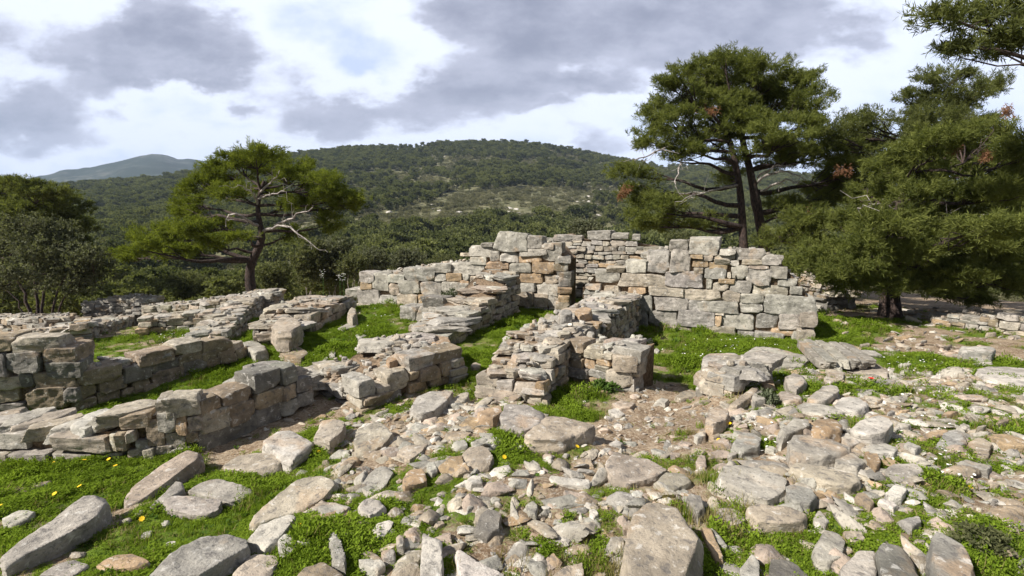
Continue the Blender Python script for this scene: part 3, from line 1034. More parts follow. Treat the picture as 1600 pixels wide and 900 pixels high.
# broad low platform of wall in the middle
A, B = Gp(565, 646), Gp(725, 593)
W = Wall('platform_wall', 'broad low wall with rubble on top, ending beside the grass strip', (A + B) / 2 + [-.4, .4, 0], 17)
W.mix = 'nbbgldbn'
pr = prof(A, B, [(725, 549), (678, 557), (640, 578), (607, 600), (585, 612), (565, 622)])
W.traced(A, B, (-.7, .7, 0), [(638, 555, 679, 579, 'l'), (676, 547, 726, 567, 'n'), (655, 572, 688, 595, 'n'), (640, 580, 657, 595, 'n'), (605, 580, 641, 611, 'b'), (640, 596, 668, 614, 'o'), (670, 584, 688, 598, 'n'), (687, 565, 709, 587, 'n'), (706, 560, 726, 580, 'n'), (672, 590, 704, 603, 'n'), (700, 580, 726, 596, 'n'),
    (560, 594, 588, 622, 'l'), (588, 603, 611, 616, 'b'), (595, 612, 628, 627, 'd'), (578, 628, 614, 645, 'n'), (564, 620, 586, 636, 'b'), (610, 625, 640, 640, 'n'), (636, 612, 672, 626, 'n'), (560, 636, 582, 655, 'n')], .34, 500)
L = np.linalg.norm(B - A)
I = np.array([-.72, .69, 0])
W.core(A, B, 1.2, I, pr, ns=20, cut=.03)
W.courses(B + np.array([0, .03, 0]), B + I * 1.2, (-1, -1, 0), gz_at(B, B + I * 1.2), lambda s: pr(L) - .02, (.09, .15), (.18, .35))
W.courses(A + I * 1.2, B + I * 1.2, -I, gz_at(A + I * 1.2, B + I * 1.2), lambda s: pr(s) - .02, (.09, .15), (.25, .5), .3)
W.courses(A, A + I * 1.2, (1, 1, 0), gz_at(A, A + I * 1.2), lambda s: pr(0) - .02, (.09, .15), (.25, .5), .3)
W.caps(A + I * .28, B + I * .28, .4, pr, (.2, .42), (.06, .11), .26, .8, 10)
W.caps(A + I * .95, B + I * .95, .4, lambda s: pr(s) + .03, (.4, .8), (.08, .13), .3, .8, 16)
W.caps(A + I * .6, B + I * .6, .5, lambda s: pr(s) - .02, (.1, .2), (.03, .06), .4, .6, 20)
W.finish()

# wall of large blocks, left foreground
A, B = Gp(316, 709), Gp(480, 640)
W = Wall('corner_wall', 'left wall of weathered brown blocks whose square corner juts out above the tilted slabs', (A + B) / 2 + [-.3, 0, 0], 18)
W.mix = 'nbbgdlpn'
W.traced(A, B, (-1, .4, 0), [(309, 621, 350, 652, 'n'), (350, 610, 397, 634, 'n'), (315, 640, 360, 676, 'b'), (358, 627, 400, 660, 'n'), (315, 658, 406, 708, 'd'), (397, 580, 440, 611, 'd'), (400, 610, 441, 635, 'n'), (440, 572, 466, 600, 'd'), (400, 634, 443, 664, 'd'), (440, 600, 464, 625, 'n'), (463, 590, 488, 612, 'd'), (440, 626, 470, 650, 'g'), (466, 612, 492, 636, 'g')], .30, 700)
pr = prof(A, B, [(308, 634), (350, 618), (397, 604), (440, 576), (466, 574), (490, 590)])
I = np.array([-.9, .43, 0])
W.core(A, B, .46, I, pr, ns=18)
W.courses(A + I * .46, B + I * .46, -I, gz_at(A + I * .46, B + I * .46), lambda s: pr(s) - .02, (.12, .18), (.25, .5), .3)
W.caps(A + I * .26 , B + I * .26, .40, lambda s: pr(s) - .05, (.35, .6), (.07, .10), .3, 1.0, 5)
C, D = Gp(184, 722), Gp(316, 709)
W.traced(C, D, (0, 1, 0), [(260, 620, 311, 652, 'b'), (240, 627, 263, 652, 'b'), (243, 645, 276, 679, 'l'), (274, 649, 293, 681, 'o'), (291, 651, 317, 675, 'b'), (255, 678, 291, 703, 'b'), (226, 660, 256, 697, 'n'), (180, 650, 234, 673, 'n'), (208, 690, 234, 706, 'l'), (180, 676, 199, 706, 'n'), (240, 698, 270, 723, 'b'), (288, 675, 310, 692, 'n'), (222, 700, 243, 722, 'b'), (196, 674, 212, 692, 'b'), (196, 704, 224, 722, 'b'), (266, 700, 300, 718, 'l'), (290, 690, 318, 712, 'b')], .24, 600, 14)
pr2 = prof(C, D, [(184, 662), (235, 648), (262, 630), (316, 628)])
W.core(C, D, .5, (0, 1, 0), pr2, cut=.05)
W.caps(C + np.array([0, .3, 0]), C + (D - C) * .5 + np.array([0, .3, 0]), .4, lambda s: pr2(s) - .03, (.3, .5), (.07, .11), .3, .9, 8)
W.finish()

# bank of tilted slabs at the left edge
A, B = Gp(-120, 722), Gp(184, 722)
W = Wall('bank_wall', 'low collapsed wall of pale tilted slabs at the left edge, above yellow flowers', (A + B) / 2 + [0, .3, 0], 19)
W.mix = 'lbbpgl'
pr = prof(A, B, [(-120, 688), (0, 684), (100, 690), (184, 664)])
W.courses(A, B, (0, 1, 0), gz_at(A, B), pr, (.10, .2), (.2, .5), .3, 14)
W.core(A, B, .5, (0, 1, 0), pr)
for k in range(11):
    s = k / 10
    p = A + (B - A) * s + np.array([0, .2 + .08 * W.rng.random(), 0])
    W.cap((p[0], p[1], pr(s * np.linalg.norm(B - A)) + .02), W.rng.uniform(.42, .62), W.rng.uniform(.22, .34), .12, 1.25 + W.rng.normal(0, .25), (0.0, W.rng.uniform(-.05, .12)), True, W.rng.choice(list('lwlbp')), 20)
W.finish()

# wall of rounded brown blocks behind it
A, B = Gp(117, 645), Gp(387, 562)
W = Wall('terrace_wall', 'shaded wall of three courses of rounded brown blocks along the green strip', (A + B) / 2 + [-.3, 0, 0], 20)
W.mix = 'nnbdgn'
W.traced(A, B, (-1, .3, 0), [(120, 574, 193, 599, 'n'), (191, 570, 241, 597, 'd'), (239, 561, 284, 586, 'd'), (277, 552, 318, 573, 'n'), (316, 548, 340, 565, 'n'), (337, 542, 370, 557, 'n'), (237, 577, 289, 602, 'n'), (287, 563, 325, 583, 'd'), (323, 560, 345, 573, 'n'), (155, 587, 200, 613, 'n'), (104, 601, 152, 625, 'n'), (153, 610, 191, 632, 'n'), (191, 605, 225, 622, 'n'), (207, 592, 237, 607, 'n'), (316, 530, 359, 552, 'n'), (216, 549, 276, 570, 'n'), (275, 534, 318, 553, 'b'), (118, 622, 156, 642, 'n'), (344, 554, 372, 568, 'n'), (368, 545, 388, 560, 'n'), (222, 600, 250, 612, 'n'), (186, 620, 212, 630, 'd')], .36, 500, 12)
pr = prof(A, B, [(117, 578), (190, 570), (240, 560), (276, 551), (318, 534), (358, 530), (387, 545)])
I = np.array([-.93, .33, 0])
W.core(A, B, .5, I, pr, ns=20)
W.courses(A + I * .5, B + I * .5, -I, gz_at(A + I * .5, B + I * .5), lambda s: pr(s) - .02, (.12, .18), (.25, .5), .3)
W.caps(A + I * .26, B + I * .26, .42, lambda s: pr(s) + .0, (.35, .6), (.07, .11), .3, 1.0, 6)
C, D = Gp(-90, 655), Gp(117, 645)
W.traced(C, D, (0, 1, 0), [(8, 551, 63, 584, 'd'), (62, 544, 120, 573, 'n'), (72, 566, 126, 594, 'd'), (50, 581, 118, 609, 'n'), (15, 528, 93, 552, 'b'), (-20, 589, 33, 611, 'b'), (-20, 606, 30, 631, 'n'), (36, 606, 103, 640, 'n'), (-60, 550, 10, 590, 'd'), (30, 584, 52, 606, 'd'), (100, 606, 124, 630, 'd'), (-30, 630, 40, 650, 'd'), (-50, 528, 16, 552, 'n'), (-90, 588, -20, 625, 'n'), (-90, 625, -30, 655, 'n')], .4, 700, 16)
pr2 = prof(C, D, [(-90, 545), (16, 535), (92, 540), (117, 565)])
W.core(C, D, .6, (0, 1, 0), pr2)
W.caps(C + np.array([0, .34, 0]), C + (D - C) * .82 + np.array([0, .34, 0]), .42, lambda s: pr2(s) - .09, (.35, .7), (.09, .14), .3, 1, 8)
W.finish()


def simple_wall(name, label, a, b, into, top, width, seed, hr=(.08, .16), lr=(.16, .42), capsz=(.25, .55), mixs='ggllbbbn', rub=10, back=True, ends=True, Y=None):
    A, B = Gp(*a), Gp(*b)
    if Y:
        A, B = Pd(*a, Y[0]), Pd(*b, Y[1])
        A[2] = ground_z(A[0], A[1]); B[2] = ground_z(B[0], B[1])
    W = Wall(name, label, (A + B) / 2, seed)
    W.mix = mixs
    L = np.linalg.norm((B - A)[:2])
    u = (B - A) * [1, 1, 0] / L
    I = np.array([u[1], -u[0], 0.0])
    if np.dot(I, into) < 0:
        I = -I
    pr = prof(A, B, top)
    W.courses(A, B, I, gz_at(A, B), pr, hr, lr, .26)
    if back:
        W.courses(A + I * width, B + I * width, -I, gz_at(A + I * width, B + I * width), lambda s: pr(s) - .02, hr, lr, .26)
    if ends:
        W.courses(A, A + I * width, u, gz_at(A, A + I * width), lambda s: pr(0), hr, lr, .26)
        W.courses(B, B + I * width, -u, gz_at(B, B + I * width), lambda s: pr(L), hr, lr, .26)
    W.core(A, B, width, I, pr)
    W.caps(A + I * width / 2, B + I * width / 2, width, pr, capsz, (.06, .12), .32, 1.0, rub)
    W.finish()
    return W


simple_wall('spur_wall', 'low wall running back beside the lone pine, thin stones on its shaded face', (352, 537), (437, 484), (-1, 0, 0), [(350, 522), (400, 468), (436, 452)], .62, 21, (.06, .11), (.12, .3), (.32, .65), mixs='bbpngl', rub=3)
simple_wall('room_wall', 'short low wall closing the flowery green room on its far side', (219, 526), (332, 517), (0, 1, 0), [(219, 499), (262, 494), (332, 488)], .5, 22, (.07, .13), (.15, .35), (.3, .55), mixs='bboplg', rub=4)
simple_wall('link_wall', 'thin low wall in the distance linking the flowery room to the lone pine', (225, 496), (425, 478), (0, 1, 0), [(225, 480), (300, 474), (425, 456)], .6, 23, (.07, .13), (.15, .35), mixs='bbplg', Y=(13.2, 13.0))
simple_wall('slab_wall', 'collapsed wall under long flat slabs behind the flowery green room', (148, 529), (250, 490), (-1, 1, 0), [(148, 507), (192, 499), (250, 477)], .75, 24, (.1, .16), (.25, .5), (.5, 1.0), mixs='bnlg', rub=4)
simple_wall('edge_wall', 'crumbling low wall with ochre stones behind the piled brown blocks', (10, 550), (142, 534), (0, 1, 0), [(10, 530), (105, 513), (142, 504)], .7, 25, (.08, .15), (.2, .45), (.3, .7), mixs='bnlgo', rub=8)
simple_wall('outer_wall', 'low grey wall at the left edge below the olive tree', (-120, 530), (72, 520), (0, 1, 0), [(-120, 498), (72, 499)], .7, 26, (.1, .15), (.2, .45), mixs='ggdln')
simple_wall('heap_wall', 'grey heap of wall stones below the olive tree, farthest from the camera', (132, 494), (222, 481), (0, 1, 0), [(132, 474), (180, 467), (222, 470)], .9, 27, (.08, .14), (.15, .35), (.2, .4), mixs='ggdln', rub=14, Y=(14.5, 14.5))
simple_wall('broad_wall', 'very broad wall paved with flat pale slabs, between two green rooms', (490, 518), (554, 482), (-1, 0, 0), [(488, 489), (516, 474), (554, 465)], 1.0, 28, (.1, .18), (.2, .45), (.45, .95), mixs='lgbbp', rub=5)
simple_wall('slab_row_wall', 'low row of long slabs joining the corner wall to the platform wall', (478, 622), (622, 568), (-.6, .7, 0), [(478, 590), (520, 588), (548, 574), (622, 556)], .42, 34, (.1, .18), (.3, .6), (.4, .7), mixs='lbnl', rub=5)
simple_wall('step_wall', 'small broken wall end with a pinkish boulder, left of the green room', (402, 546), (472, 530), (0, 1, 0), [(402, 512), (440, 506), (472, 512)], .8, 29, (.08, .14), (.15, .4), (.3, .6), mixs='lgbbpp', rub=8)
simple_wall('end_wall', 'low wall end of three courses carrying long flat slabs, right of the path', (1095, 619), (1150, 618), (0, 1, 0), [(1095, 578), (1130, 577), (1150, 577)], .7, 30, (.1, .17), (.16, .34), (.3, .6), mixs='blpg', rub=6)
simple_wall('field_wall', 'dry stone field wall at the right edge beneath the pines', (1455, 506), (1680, 536), (0, 1, 0), [(1455, 502), (1500, 492), (1530, 497), (1580, 494), (1680, 510)], .8, 31, (.07, .13), (.14, .34), mixs='ggllbon', rub=10)
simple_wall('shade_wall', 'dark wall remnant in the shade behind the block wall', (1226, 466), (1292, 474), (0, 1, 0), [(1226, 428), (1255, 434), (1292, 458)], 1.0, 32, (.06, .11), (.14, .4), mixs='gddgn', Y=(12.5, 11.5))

# ------------------------------------------------------------------ loose stones, traced one by one
def hull2(P):
    P = sorted(map(tuple, P))
    def half(P):
        H = []
        for p in P:
            while len(H) > 1 and (H[-1][0] - H[-2][0]) * (p[1] - H[-2][1]) - (H[-1][1] - H[-2][1]) * (p[0] - H[-2][0]) <= 0:
                H.pop()
            H.append(p)
        return H
    a, b = half(P), half(P[::-1])
    return a[:-1] + b[:-1]


TAKEN = []          # px, py, radius px of what already lies there
NAMED = []          # (phrase, px, py)


def lay_stone(name, label, code, th, poly, lift=0.0, tx=0.0, ty=0.0, seed=0, n=None, group=None):
    rng = np.random.default_rng(seed)
    if lift == 0 and group is None and not (label.startswith('long thick') or label.startswith('long slab tipped') or label.startswith('big rounded') or label.startswith('biggest')):
        th = th * (.62 if th < .15 else .72) if th >= .08 else th * .8
    cx = sum(p[0] for p in poly) / len(poly); cy = sum(p[1] for p in poly) / len(poly)
    g = Gp(cx, cy)
    for _ in range(3):
        q = Pz(cx, cy, g[2] + th + lift)
        g = np.array([q[0], q[1], float(ground_z(q[0], q[1]))])
    zt = g[2] + th + lift
    W2 = np.array([Pz(px, py, zt)[:2] for px, py in poly])
    H = np.array(hull2(W2))
    c = (H.max(0) + H.min(0)) / 2
    H = H - c
    e2 = np.abs(H).max(0)
    zb = g[2] - 0.07
    if lift > .05:
        zb = g[2] + lift - 0.01
    hz = (zt - zb) / 2
    ext = np.array([e2[0], e2[1], hz])
    planes = []
    k = len(H)
    for i in range(k):
        a, b = H[i], H[(i + 1) % k]
        d = b - a
        l = np.linalg.norm(d)
        if l < 1e-4:
            continue
        nn = np.array([d[1] / l, -d[0] / l, rng.uniform(-.06, .18)])
        pt = np.array([*((a + b) / 2), hz * .8])
        dist = nn @ pt
        N = nn * ext
        planes.append((*(N / np.linalg.norm(N)), max(dist, .01) / np.linalg.norm(N)))
    for s in (1, -1):
        nn = np.array([tx + rng.normal(0, .035), ty + rng.normal(0, .035), 1.0]) if s > 0 else np.array([0, 0, -1.0])
        N = nn * ext
        planes.append((*(N / np.linalg.norm(N)), hz / np.linalg.norm(N)))
    # a couple of spalled edges
    for _ in range(5):
        an = rng.uniform(0, 6.28)
        nn = np.array([cos(an), sin(an), rng.uniform(.35, 1.6)])
        nn /= np.linalg.norm(nn)
        sup = max((np.array([*h, hz]) @ nn) for h in H)
        N = nn * ext
        planes.append((*(N / np.linalg.norm(N)), sup * rng.uniform(.82, .97) / np.linalg.norm(N)))
    wpx = max(p[0] for p in poly) - min(p[0] for p in poly)
    if n is None:
        n = 44 if wpx > 110 else 32 if wpx > 60 else 22 if wpx > 30 else 14
    size = float(min(e2))
    V, F = rock(n, ext, planes, rng.integers(1 << 30), .035, min(.013, .004 + size * .03), 9, 55, strata=min(.007, th * .06))
    me = mesh_np(name, V + np.array([0, 0, hz]), F, M_STONE, tint_of(code, rng, .08))
    o = obj(name, me, None, (c[0], c[1], zb))
    tag(o, label, 'boulder' if name == 'boulder' else 'slab' if name == 'stone_slab' else 'stone', group, 'thing')
    TAKEN.append((cx, cy, wpx * .5 + 2))
    return o


S = [
 ('stone_slab', 'long thick slab sticking up out of the grass in the bottom left corner', 'l', .13, [(0, 869), (47, 842), (92, 808), (136, 772), (164, 769), (172, 780), (152, 806), (105, 833), (55, 855), (5, 880)]),
 ('stone_slab', 'long slab tipped on edge pointing up to the brown corner wall', 'p', .11, [(192, 786), (205, 761), (247, 728), (294, 703), (317, 704), (319, 710), (250, 742), (219, 772), (200, 797)]),
 ('stone_slab', 'thin pale slab wedged against the tipped long slab', 'l', .07, [(233, 794), (275, 750), (287, 752), (289, 762), (262, 780), (240, 797)]),
 ('stone_slab', 'smooth flat grey slab between two tilted blocks in the grass', 'l', .07, [(292, 765), (320, 752), (345, 747), (397, 763), (390, 772), (365, 787), (345, 782), (320, 775)]),
 ('boulder', 'squat pale block beside the smooth flat grey slab', 'l', .11, [(250, 778), (265, 774), (320, 778), (346, 780), (340, 795), (318, 803), (300, 803), (252, 793)]),
 ('boulder', 'chunky rough block with an overhung front below the corner wall', 'b', .11, [(350, 722), (372, 710), (400, 707), (445, 711), (440, 728), (420, 737), (380, 733), (350, 729)]),
 ('boulder', 'big rounded grey boulder cut by the bottom of the picture', 'g', .15, [(229, 890), (270, 858), (310, 837), (340, 832), (383, 835), (388, 850), (365, 865), (330, 885), (300, 905), (232, 910)]),
 ('loose_stone', 'beige stone with rounded top right of the big rounded grey boulder', 'b', .09, [(362, 900), (385, 868), (405, 860), (432, 862), (437, 878), (420, 905)]),
 ('stone_slab', 'thin flat tan slab left of the big rounded grey boulder', 'o', .04, [(150, 883), (172, 866), (205, 864), (234, 876), (225, 884), (195, 889), (160, 890)]),
 ('stone_slab', 'flat weathered slab flush with the grass, below the longest slab', 'l', .03, [(57, 900), (85, 882), (115, 872), (142, 880), (130, 890), (110, 902)]),
 ('loose_stone', 'fist sized white stone alone in the lower left grass', 'w', .03, [(257, 848), (265, 842), (277, 845), (275, 852), (262, 854)]),
 ('stone_slab', 'thin brown slab at the left edge among yellow flowers', 'n', .04, [(0, 780), (0, 768), (40, 755), (82, 748), (70, 757), (35, 768), (10, 782)]),
 ('stone_slab', 'small thin slab at the left edge above the longest slab', 'l', .05, [(3, 808), (30, 797), (57, 797), (45, 810), (20, 822), (5, 820)]),
 ('stone_slab', 'large flat slab covered with white lichen specks', 'b', .07, [(390, 805), (425, 778), (462, 752), (508, 743), (530, 753), (505, 778), (475, 795), (430, 806), (400, 812)]),
 ('stone_slab', 'clean triangular slab next to the lichen specked slab', 'l', .06, [(492, 782), (520, 782), (549, 791), (517, 816), (505, 808)]),
 ('boulder', 'pale wedge shaped block below the lichen specked slab', 'w', .12, [(383, 842), (405, 818), (450, 803), (462, 812), (455, 820), (437, 830), (432, 845), (410, 855)]),
 ('loose_stone', 'small angular whitish stone below the pale wedge shaped block', 'w', .09, [(434, 848), (440, 833), (458, 836), (471, 850), (445, 869), (436, 865)]),
 ('loose_stone', 'narrow grey stone standing upright in the clover', 'g', .12, [(510, 828), (522, 827), (530, 840), (540, 862), (538, 880), (520, 875), (514, 850)]),
 ('boulder', 'brown speckled boulder at the bottom edge below the upright narrow stone', 'n', .12, [(460, 900), (485, 876), (510, 880), (545, 900), (520, 912), (470, 912)]),
 ('loose_stone', 'knobbly little stone with a dark hollow beside the triangular slab', 'w', .07, [(560, 790), (575, 778), (600, 783), (604, 790), (590, 800), (578, 805), (563, 798)]),
 ('loose_stone', 'reddish brown pointed stone standing alone on the grass', 'o', .10, [(629, 748), (640, 733), (655, 730), (664, 738), (668, 750), (650, 755), (632, 757)]),
 ('stone_slab', 'pale sheet of rock lying flush with the turf', 'l', .03, [(565, 755), (580, 735), (600, 727), (618, 733), (605, 755), (590, 770), (570, 780)]),
 ('boulder', 'rounded beige boulder with rusty flank beside the rubble heap', 'b', .17, [(553, 690), (558, 670), (585, 658), (600, 662), (614, 678), (600, 695), (575, 705), (555, 702)]),
 ('stone_slab', 'flat pinkish slab half buried in fine rubble', 'p', .05, [(620, 708), (632, 695), (670, 693), (660, 705), (640, 717)]),
 ('loose_stone', 'tan stone beside the cracked brown hump', 'o', .08, [(684, 728), (700, 715), (722, 712), (727, 725), (715, 735), (695, 733)]),
 ('boulder', 'cracked brown hump of rock in the middle grass', 'p', .11, [(720, 710), (735, 698), (755, 697), (772, 715), (765, 725), (740, 727)]),
 ('loose_stone', 'dark pitted stone with pale broken side in the clover', 'd', .10, [(740, 830), (750, 800), (765, 792), (783, 803), (780, 825), (760, 835)]),
 ('boulder', 'tall knobbly whitish stone at the bottom edge like a bone', 'w', .15, [(660, 835), (670, 828), (690, 835), (692, 860), (685, 885), (690, 910), (655, 910), (664, 870)]),
 ('boulder', 'pointed whitish slab at the bottom edge, leaning left', 'w', .10, [(705, 858), (715, 855), (740, 875), (790, 898), (780, 912), (720, 912)]),
 ('loose_stone', 'pale low stone left of the knobbly whitish stone', 'w', .06, [(560, 873), (590, 871), (603, 880), (590, 890), (563, 883)]),
 ('loose_stone', 'small upright pale stone in the clover above two others', 'l', .06, [(619, 838), (626, 834), (632, 842), (630, 854), (621, 853)]),
 ('loose_stone', 'small grey stone between two pale ones in the clover', 'g', .05, [(595, 862), (603, 855), (617, 858), (616, 870), (600, 872)]),
 ('loose_stone', 'little white stone beside a dandelion below the brown hump', 'w', .06, [(726, 748), (738, 741), (752, 742), (754, 754), (736, 757)]),
 ('loose_stone', 'pair-like knobbly grey stone left of the brown soil', 'l', .05, [(727, 778), (735, 769), (745, 772), (744, 790), (730, 795)]),
 ('loose_stone', 'small pointed white stone behind the reddish brown one', 'w', .08, [(666, 732), (670, 719), (678, 720), (684, 733), (675, 739)]),
 ('stone_slab', 'brownish slab merging with the turf above the lichen specked slab', 'o', .03, [(515, 745), (525, 730), (550, 712), (563, 715), (555, 730), (535, 745)]),
 ('boulder', 'bluish white block in the hollow beside the corner wall', 'w', .13, [(410, 690), (430, 670), (450, 668), (490, 690), (480, 703), (455, 722), (440, 716)]),
 ('boulder', 'beige block perched above the bluish white block', 'b', .16, [(490, 680), (500, 657), (515, 653), (540, 660), (535, 673), (515, 687)]),
 ('stone_slab', 'flat pale slab on the gravel in front of the ochre boulders', 'p', .04, [(695, 680), (715, 672), (737, 675), (725, 685), (705, 688)]),
 ('stone_slab', 'long grey slab lying left of the hollow fronted block', 'l', .05, [(735, 690), (765, 682), (788, 685), (780, 697), (755, 703), (740, 700)]),
 ('loose_stone', 'ochre stone on the gravel with a white broken edge', 'o', .09, [(720, 660), (732, 650), (752, 652), (755, 662), (740, 670), (725, 668)]),
 ('loose_stone', 'orange pointed stone leaning on the blue grey boulder', 'o', .16, [(745, 645), (765, 635), (782, 630), (786, 640), (770, 655), (752, 652)]),
 ('boulder', 'chunky pale block with a dark hollow in its front', 'p', .15, [(818, 683), (855, 648), (895, 653), (928, 660), (925, 670), (905, 673), (880, 687), (830, 687)]),
 ('boulder', 'smooth blue grey boulder with fine cracks behind the hollow fronted block', 'g', .20, [(783, 645), (790, 632), (815, 630), (850, 645), (855, 652), (845, 662), (815, 672), (785, 665)]),
 ('boulder', 'large flat topped beige boulder near the platform wall', 'l', .18, [(640, 640), (650, 620), (685, 607), (708, 612), (700, 625), (680, 640), (655, 648)]),
 ('loose_stone', 'jagged stone leaning on the large flat topped boulder', 'b', .15, [(690, 634), (705, 625), (725, 610), (733, 612), (730, 625), (710, 632)]),
 ('stone_slab', 'pinkish slab fallen from the crumbling wall end', 'p', .09, [(765, 622), (790, 604), (815, 606), (812, 618), (795, 628), (770, 630)]),
 ('loose_stone', 'pale tilted stone left of the crumbling wall end', 'p', .09, [(760, 598), (770, 590), (790, 588), (788, 595), (772, 602)]),
 ('stone_slab', 'large kite shaped tan slab in the middle of the path', 'b', .07, [(944, 727), (962, 703), (1000, 712), (1042, 733), (1030, 742), (990, 750), (975, 758), (960, 750)]),
 ('loose_stone', 'tan stone right of the kite shaped slab', 'b', .09, [(1021, 750), (1040, 738), (1070, 740), (1079, 752), (1060, 762), (1040, 765)]),
 ('boulder', 'biggest block in front, upright tan and grey, cut by the bottom edge', 'p', .20, [(973, 862), (990, 800), (1010, 785), (1045, 784), (1070, 800), (1097, 830), (1085, 865), (1075, 905), (1040, 925), (985, 915)]),
 ('stone_slab', 'thin whitish slab like a broken plank on brown soil', 'w', .04, [(855, 752), (862, 744), (890, 748), (926, 750), (920, 758), (880, 757)]),
 ('loose_stone', 'slanting ochre splinter right of the biggest front block', 'o', .10, [(1097, 822), (1110, 822), (1120, 845), (1130, 868), (1120, 873), (1105, 850)]),
 ('loose_stone', 'grey splinter leaning on the ochre splinter', 'g', .09, [(1110, 822), (1125, 833), (1137, 850), (1120, 848)]),
 ('loose_stone', 'upright grey green stone above the biggest front block', 'l', .11, [(1072, 780), (1080, 770), (1095, 772), (1103, 793), (1090, 800)]),
 ('boulder', 'lichened rough rock between tan block and biggest front block', 'b', .09, [(1112, 800), (1125, 793), (1155, 795), (1165, 813), (1150, 820), (1120, 812)]),
 ('boulder', 'smooth tan block with a rusty front, right of the biggest block', 'p', .13, [(1163, 795), (1185, 785), (1230, 790), (1262, 803), (1258, 813), (1220, 816), (1185, 813)]),
 ('stone_slab', 'broad granular slab with a shaded front edge', 'l', .12, [(1120, 752), (1130, 720), (1180, 727), (1230, 745), (1225, 768), (1200, 782), (1160, 768)]),
 ('boulder', 'grey angular boulder with a white quartz lump', 'g', .13, [(1143, 695), (1155, 675), (1175, 672), (1190, 683), (1185, 698), (1160, 701)]),
 ('loose_stone', 'small rough stone beside the broad granular slab', 'p', .09, [(1087, 722), (1092, 710), (1102, 709), (1104, 726), (1094, 732)]),
 ('loose_stone', 'white lichened stone at the bottom edge, right of the splinters', 'w', .11, [(1155, 885), (1175, 865), (1188, 875), (1186, 905), (1160, 908)]),
 ('loose_stone', 'light tan stone right of the soil path, small and square', 'p', .05, [(972, 817), (985, 812), (985, 825), (974, 827)]),
 ('loose_stone', 'pale square stone touching the left of the biggest front block', 'w', .05, [(956, 840), (966, 836), (975, 846), (970, 855), (960, 852)]),
 ('loose_stone', 'pale rounded stone lying in brown soil between two slabs', 'w', .05, [(921, 795), (930, 793), (935, 803), (928, 811), (921, 805)]),
 ('loose_stone', 'greyish lump on brown soil left of the plank-like slab', 'l', .06, [(821, 790), (832, 781), (840, 790), (838, 803), (826, 803)]),
 ('loose_stone', 'small oval pale stone on the path below the kite slab', 'w', .04, [(987, 771), (996, 766), (1006, 769), (1003, 777), (990, 777)]),
 ('loose_stone', 'jagged low stone at the bottom edge below the brown soil', 'p', .08, [(858, 900), (885, 885), (910, 880), (912, 905), (870, 910)]),
 ('boulder', 'long rounded grey block among the right hand rubble', 'l', .15, [(1230, 690), (1240, 680), (1290, 680), (1330, 700), (1320, 707), (1290, 713), (1255, 710), (1235, 703)]),
 ('boulder', 'long smooth beige block below the long rounded grey block', 'b', .13, [(1235, 728), (1245, 722), (1290, 728), (1340, 743), (1347, 753), (1330, 759), (1290, 752), (1245, 733)]),
 ('boulder', 'pale grey block wedged between two long blocks', 'l', .11, [(1303, 705), (1330, 702), (1355, 720), (1340, 729), (1305, 723)]),
 ('boulder', 'rounded ochre boulder in the right hand rubble', 'o', .16, [(1267, 670), (1275, 653), (1300, 650), (1318, 658), (1315, 671), (1290, 678), (1270, 676)]),
 ('boulder', 'whitish block with a rusty underside in the rubble', 'w', .16, [(1330, 668), (1350, 652), (1380, 650), (1395, 662), (1385, 673), (1360, 677), (1335, 672)]),
 ('stone_slab', 'round flat slab like a plate in the clover', 'l', .06, [(1380, 735), (1395, 725), (1430, 725), (1447, 735), (1430, 747), (1400, 752)]),
 ('stone_slab', 'cream coloured flat slab beside the wedged pale block', 'w', .07, [(1345, 695), (1380, 690), (1405, 702), (1395, 710), (1360, 707)]),
 ('boulder', 'blue grey stone with a rusty face left of the clover', 'g', .13, [(1228, 760), (1240, 755), (1262, 758), (1278, 773), (1265, 788), (1240, 786), (1230, 773)]),
 ('stone_slab', 'orange flat slab in the right hand rubble', 'o', .06, [(1428, 688), (1460, 670), (1480, 668), (1483, 676), (1455, 685), (1435, 690)]),
 ('stone_slab', 'large square grey slab near the right edge', 'g', .09, [(1458, 700), (1475, 675), (1505, 673), (1513, 690), (1490, 703)]),
 ('stone_slab', 'tan six sided slab near the right edge', 'p', .08, [(1512, 690), (1530, 682), (1550, 693), (1545, 712), (1530, 715)]),
 ('boulder', 'orange brown boulder at the right edge', 'o', .10, [(1550, 680), (1575, 677), (1600, 685), (1610, 697), (1570, 697)]),
 ('stone_slab', 'long bluish slab below the tan six sided slab', 'l', .07, [(1495, 722), (1510, 717), (1550, 728), (1545, 735), (1510, 732)]),
 ('boulder', 'smooth oval blue grey stone standing up in the grass', 'g', .19, [(1454, 842), (1462, 828), (1478, 830), (1510, 855), (1525, 882), (1515, 905), (1470, 905), (1456, 872)]),
 ('boulder', 'dark craggy rock at the bottom edge with white lichen', 'd', .15, [(1370, 860), (1380, 848), (1405, 850), (1425, 870), (1440, 905), (1380, 908)]),
 ('boulder', 'lichen spotted grey boulder left of the dark craggy rock', 'l', .15, [(1312, 890), (1340, 858), (1365, 853), (1372, 875), (1370, 908), (1320, 908)]),
 ('boulder', 'curved grey stone with a notch in the grass', 'l', .12, [(1269, 855), (1285, 830), (1305, 828), (1322, 845), (1315, 868), (1290, 880), (1275, 872)]),
 ('boulder', 'white patched grey rock at the bottom edge below the notched stone', 'd', .10, [(1201, 905), (1205, 868), (1240, 880), (1275, 905)]),
 ('loose_stone', 'small rounded stone below the smooth tan block', 'l', .07, [(1270, 805), (1280, 797), (1298, 810), (1290, 820), (1272, 818)]),
 ('loose_stone', 'angular blue grey stone in the long grass', 'g', .08, [(1403, 810), (1437, 803), (1440, 815), (1425, 825)]),
 ('loose_stone', 'brown tilted stone between clover patches', 'n', .07, [(1335, 772), (1345, 766), (1367, 783), (1360, 790)]),
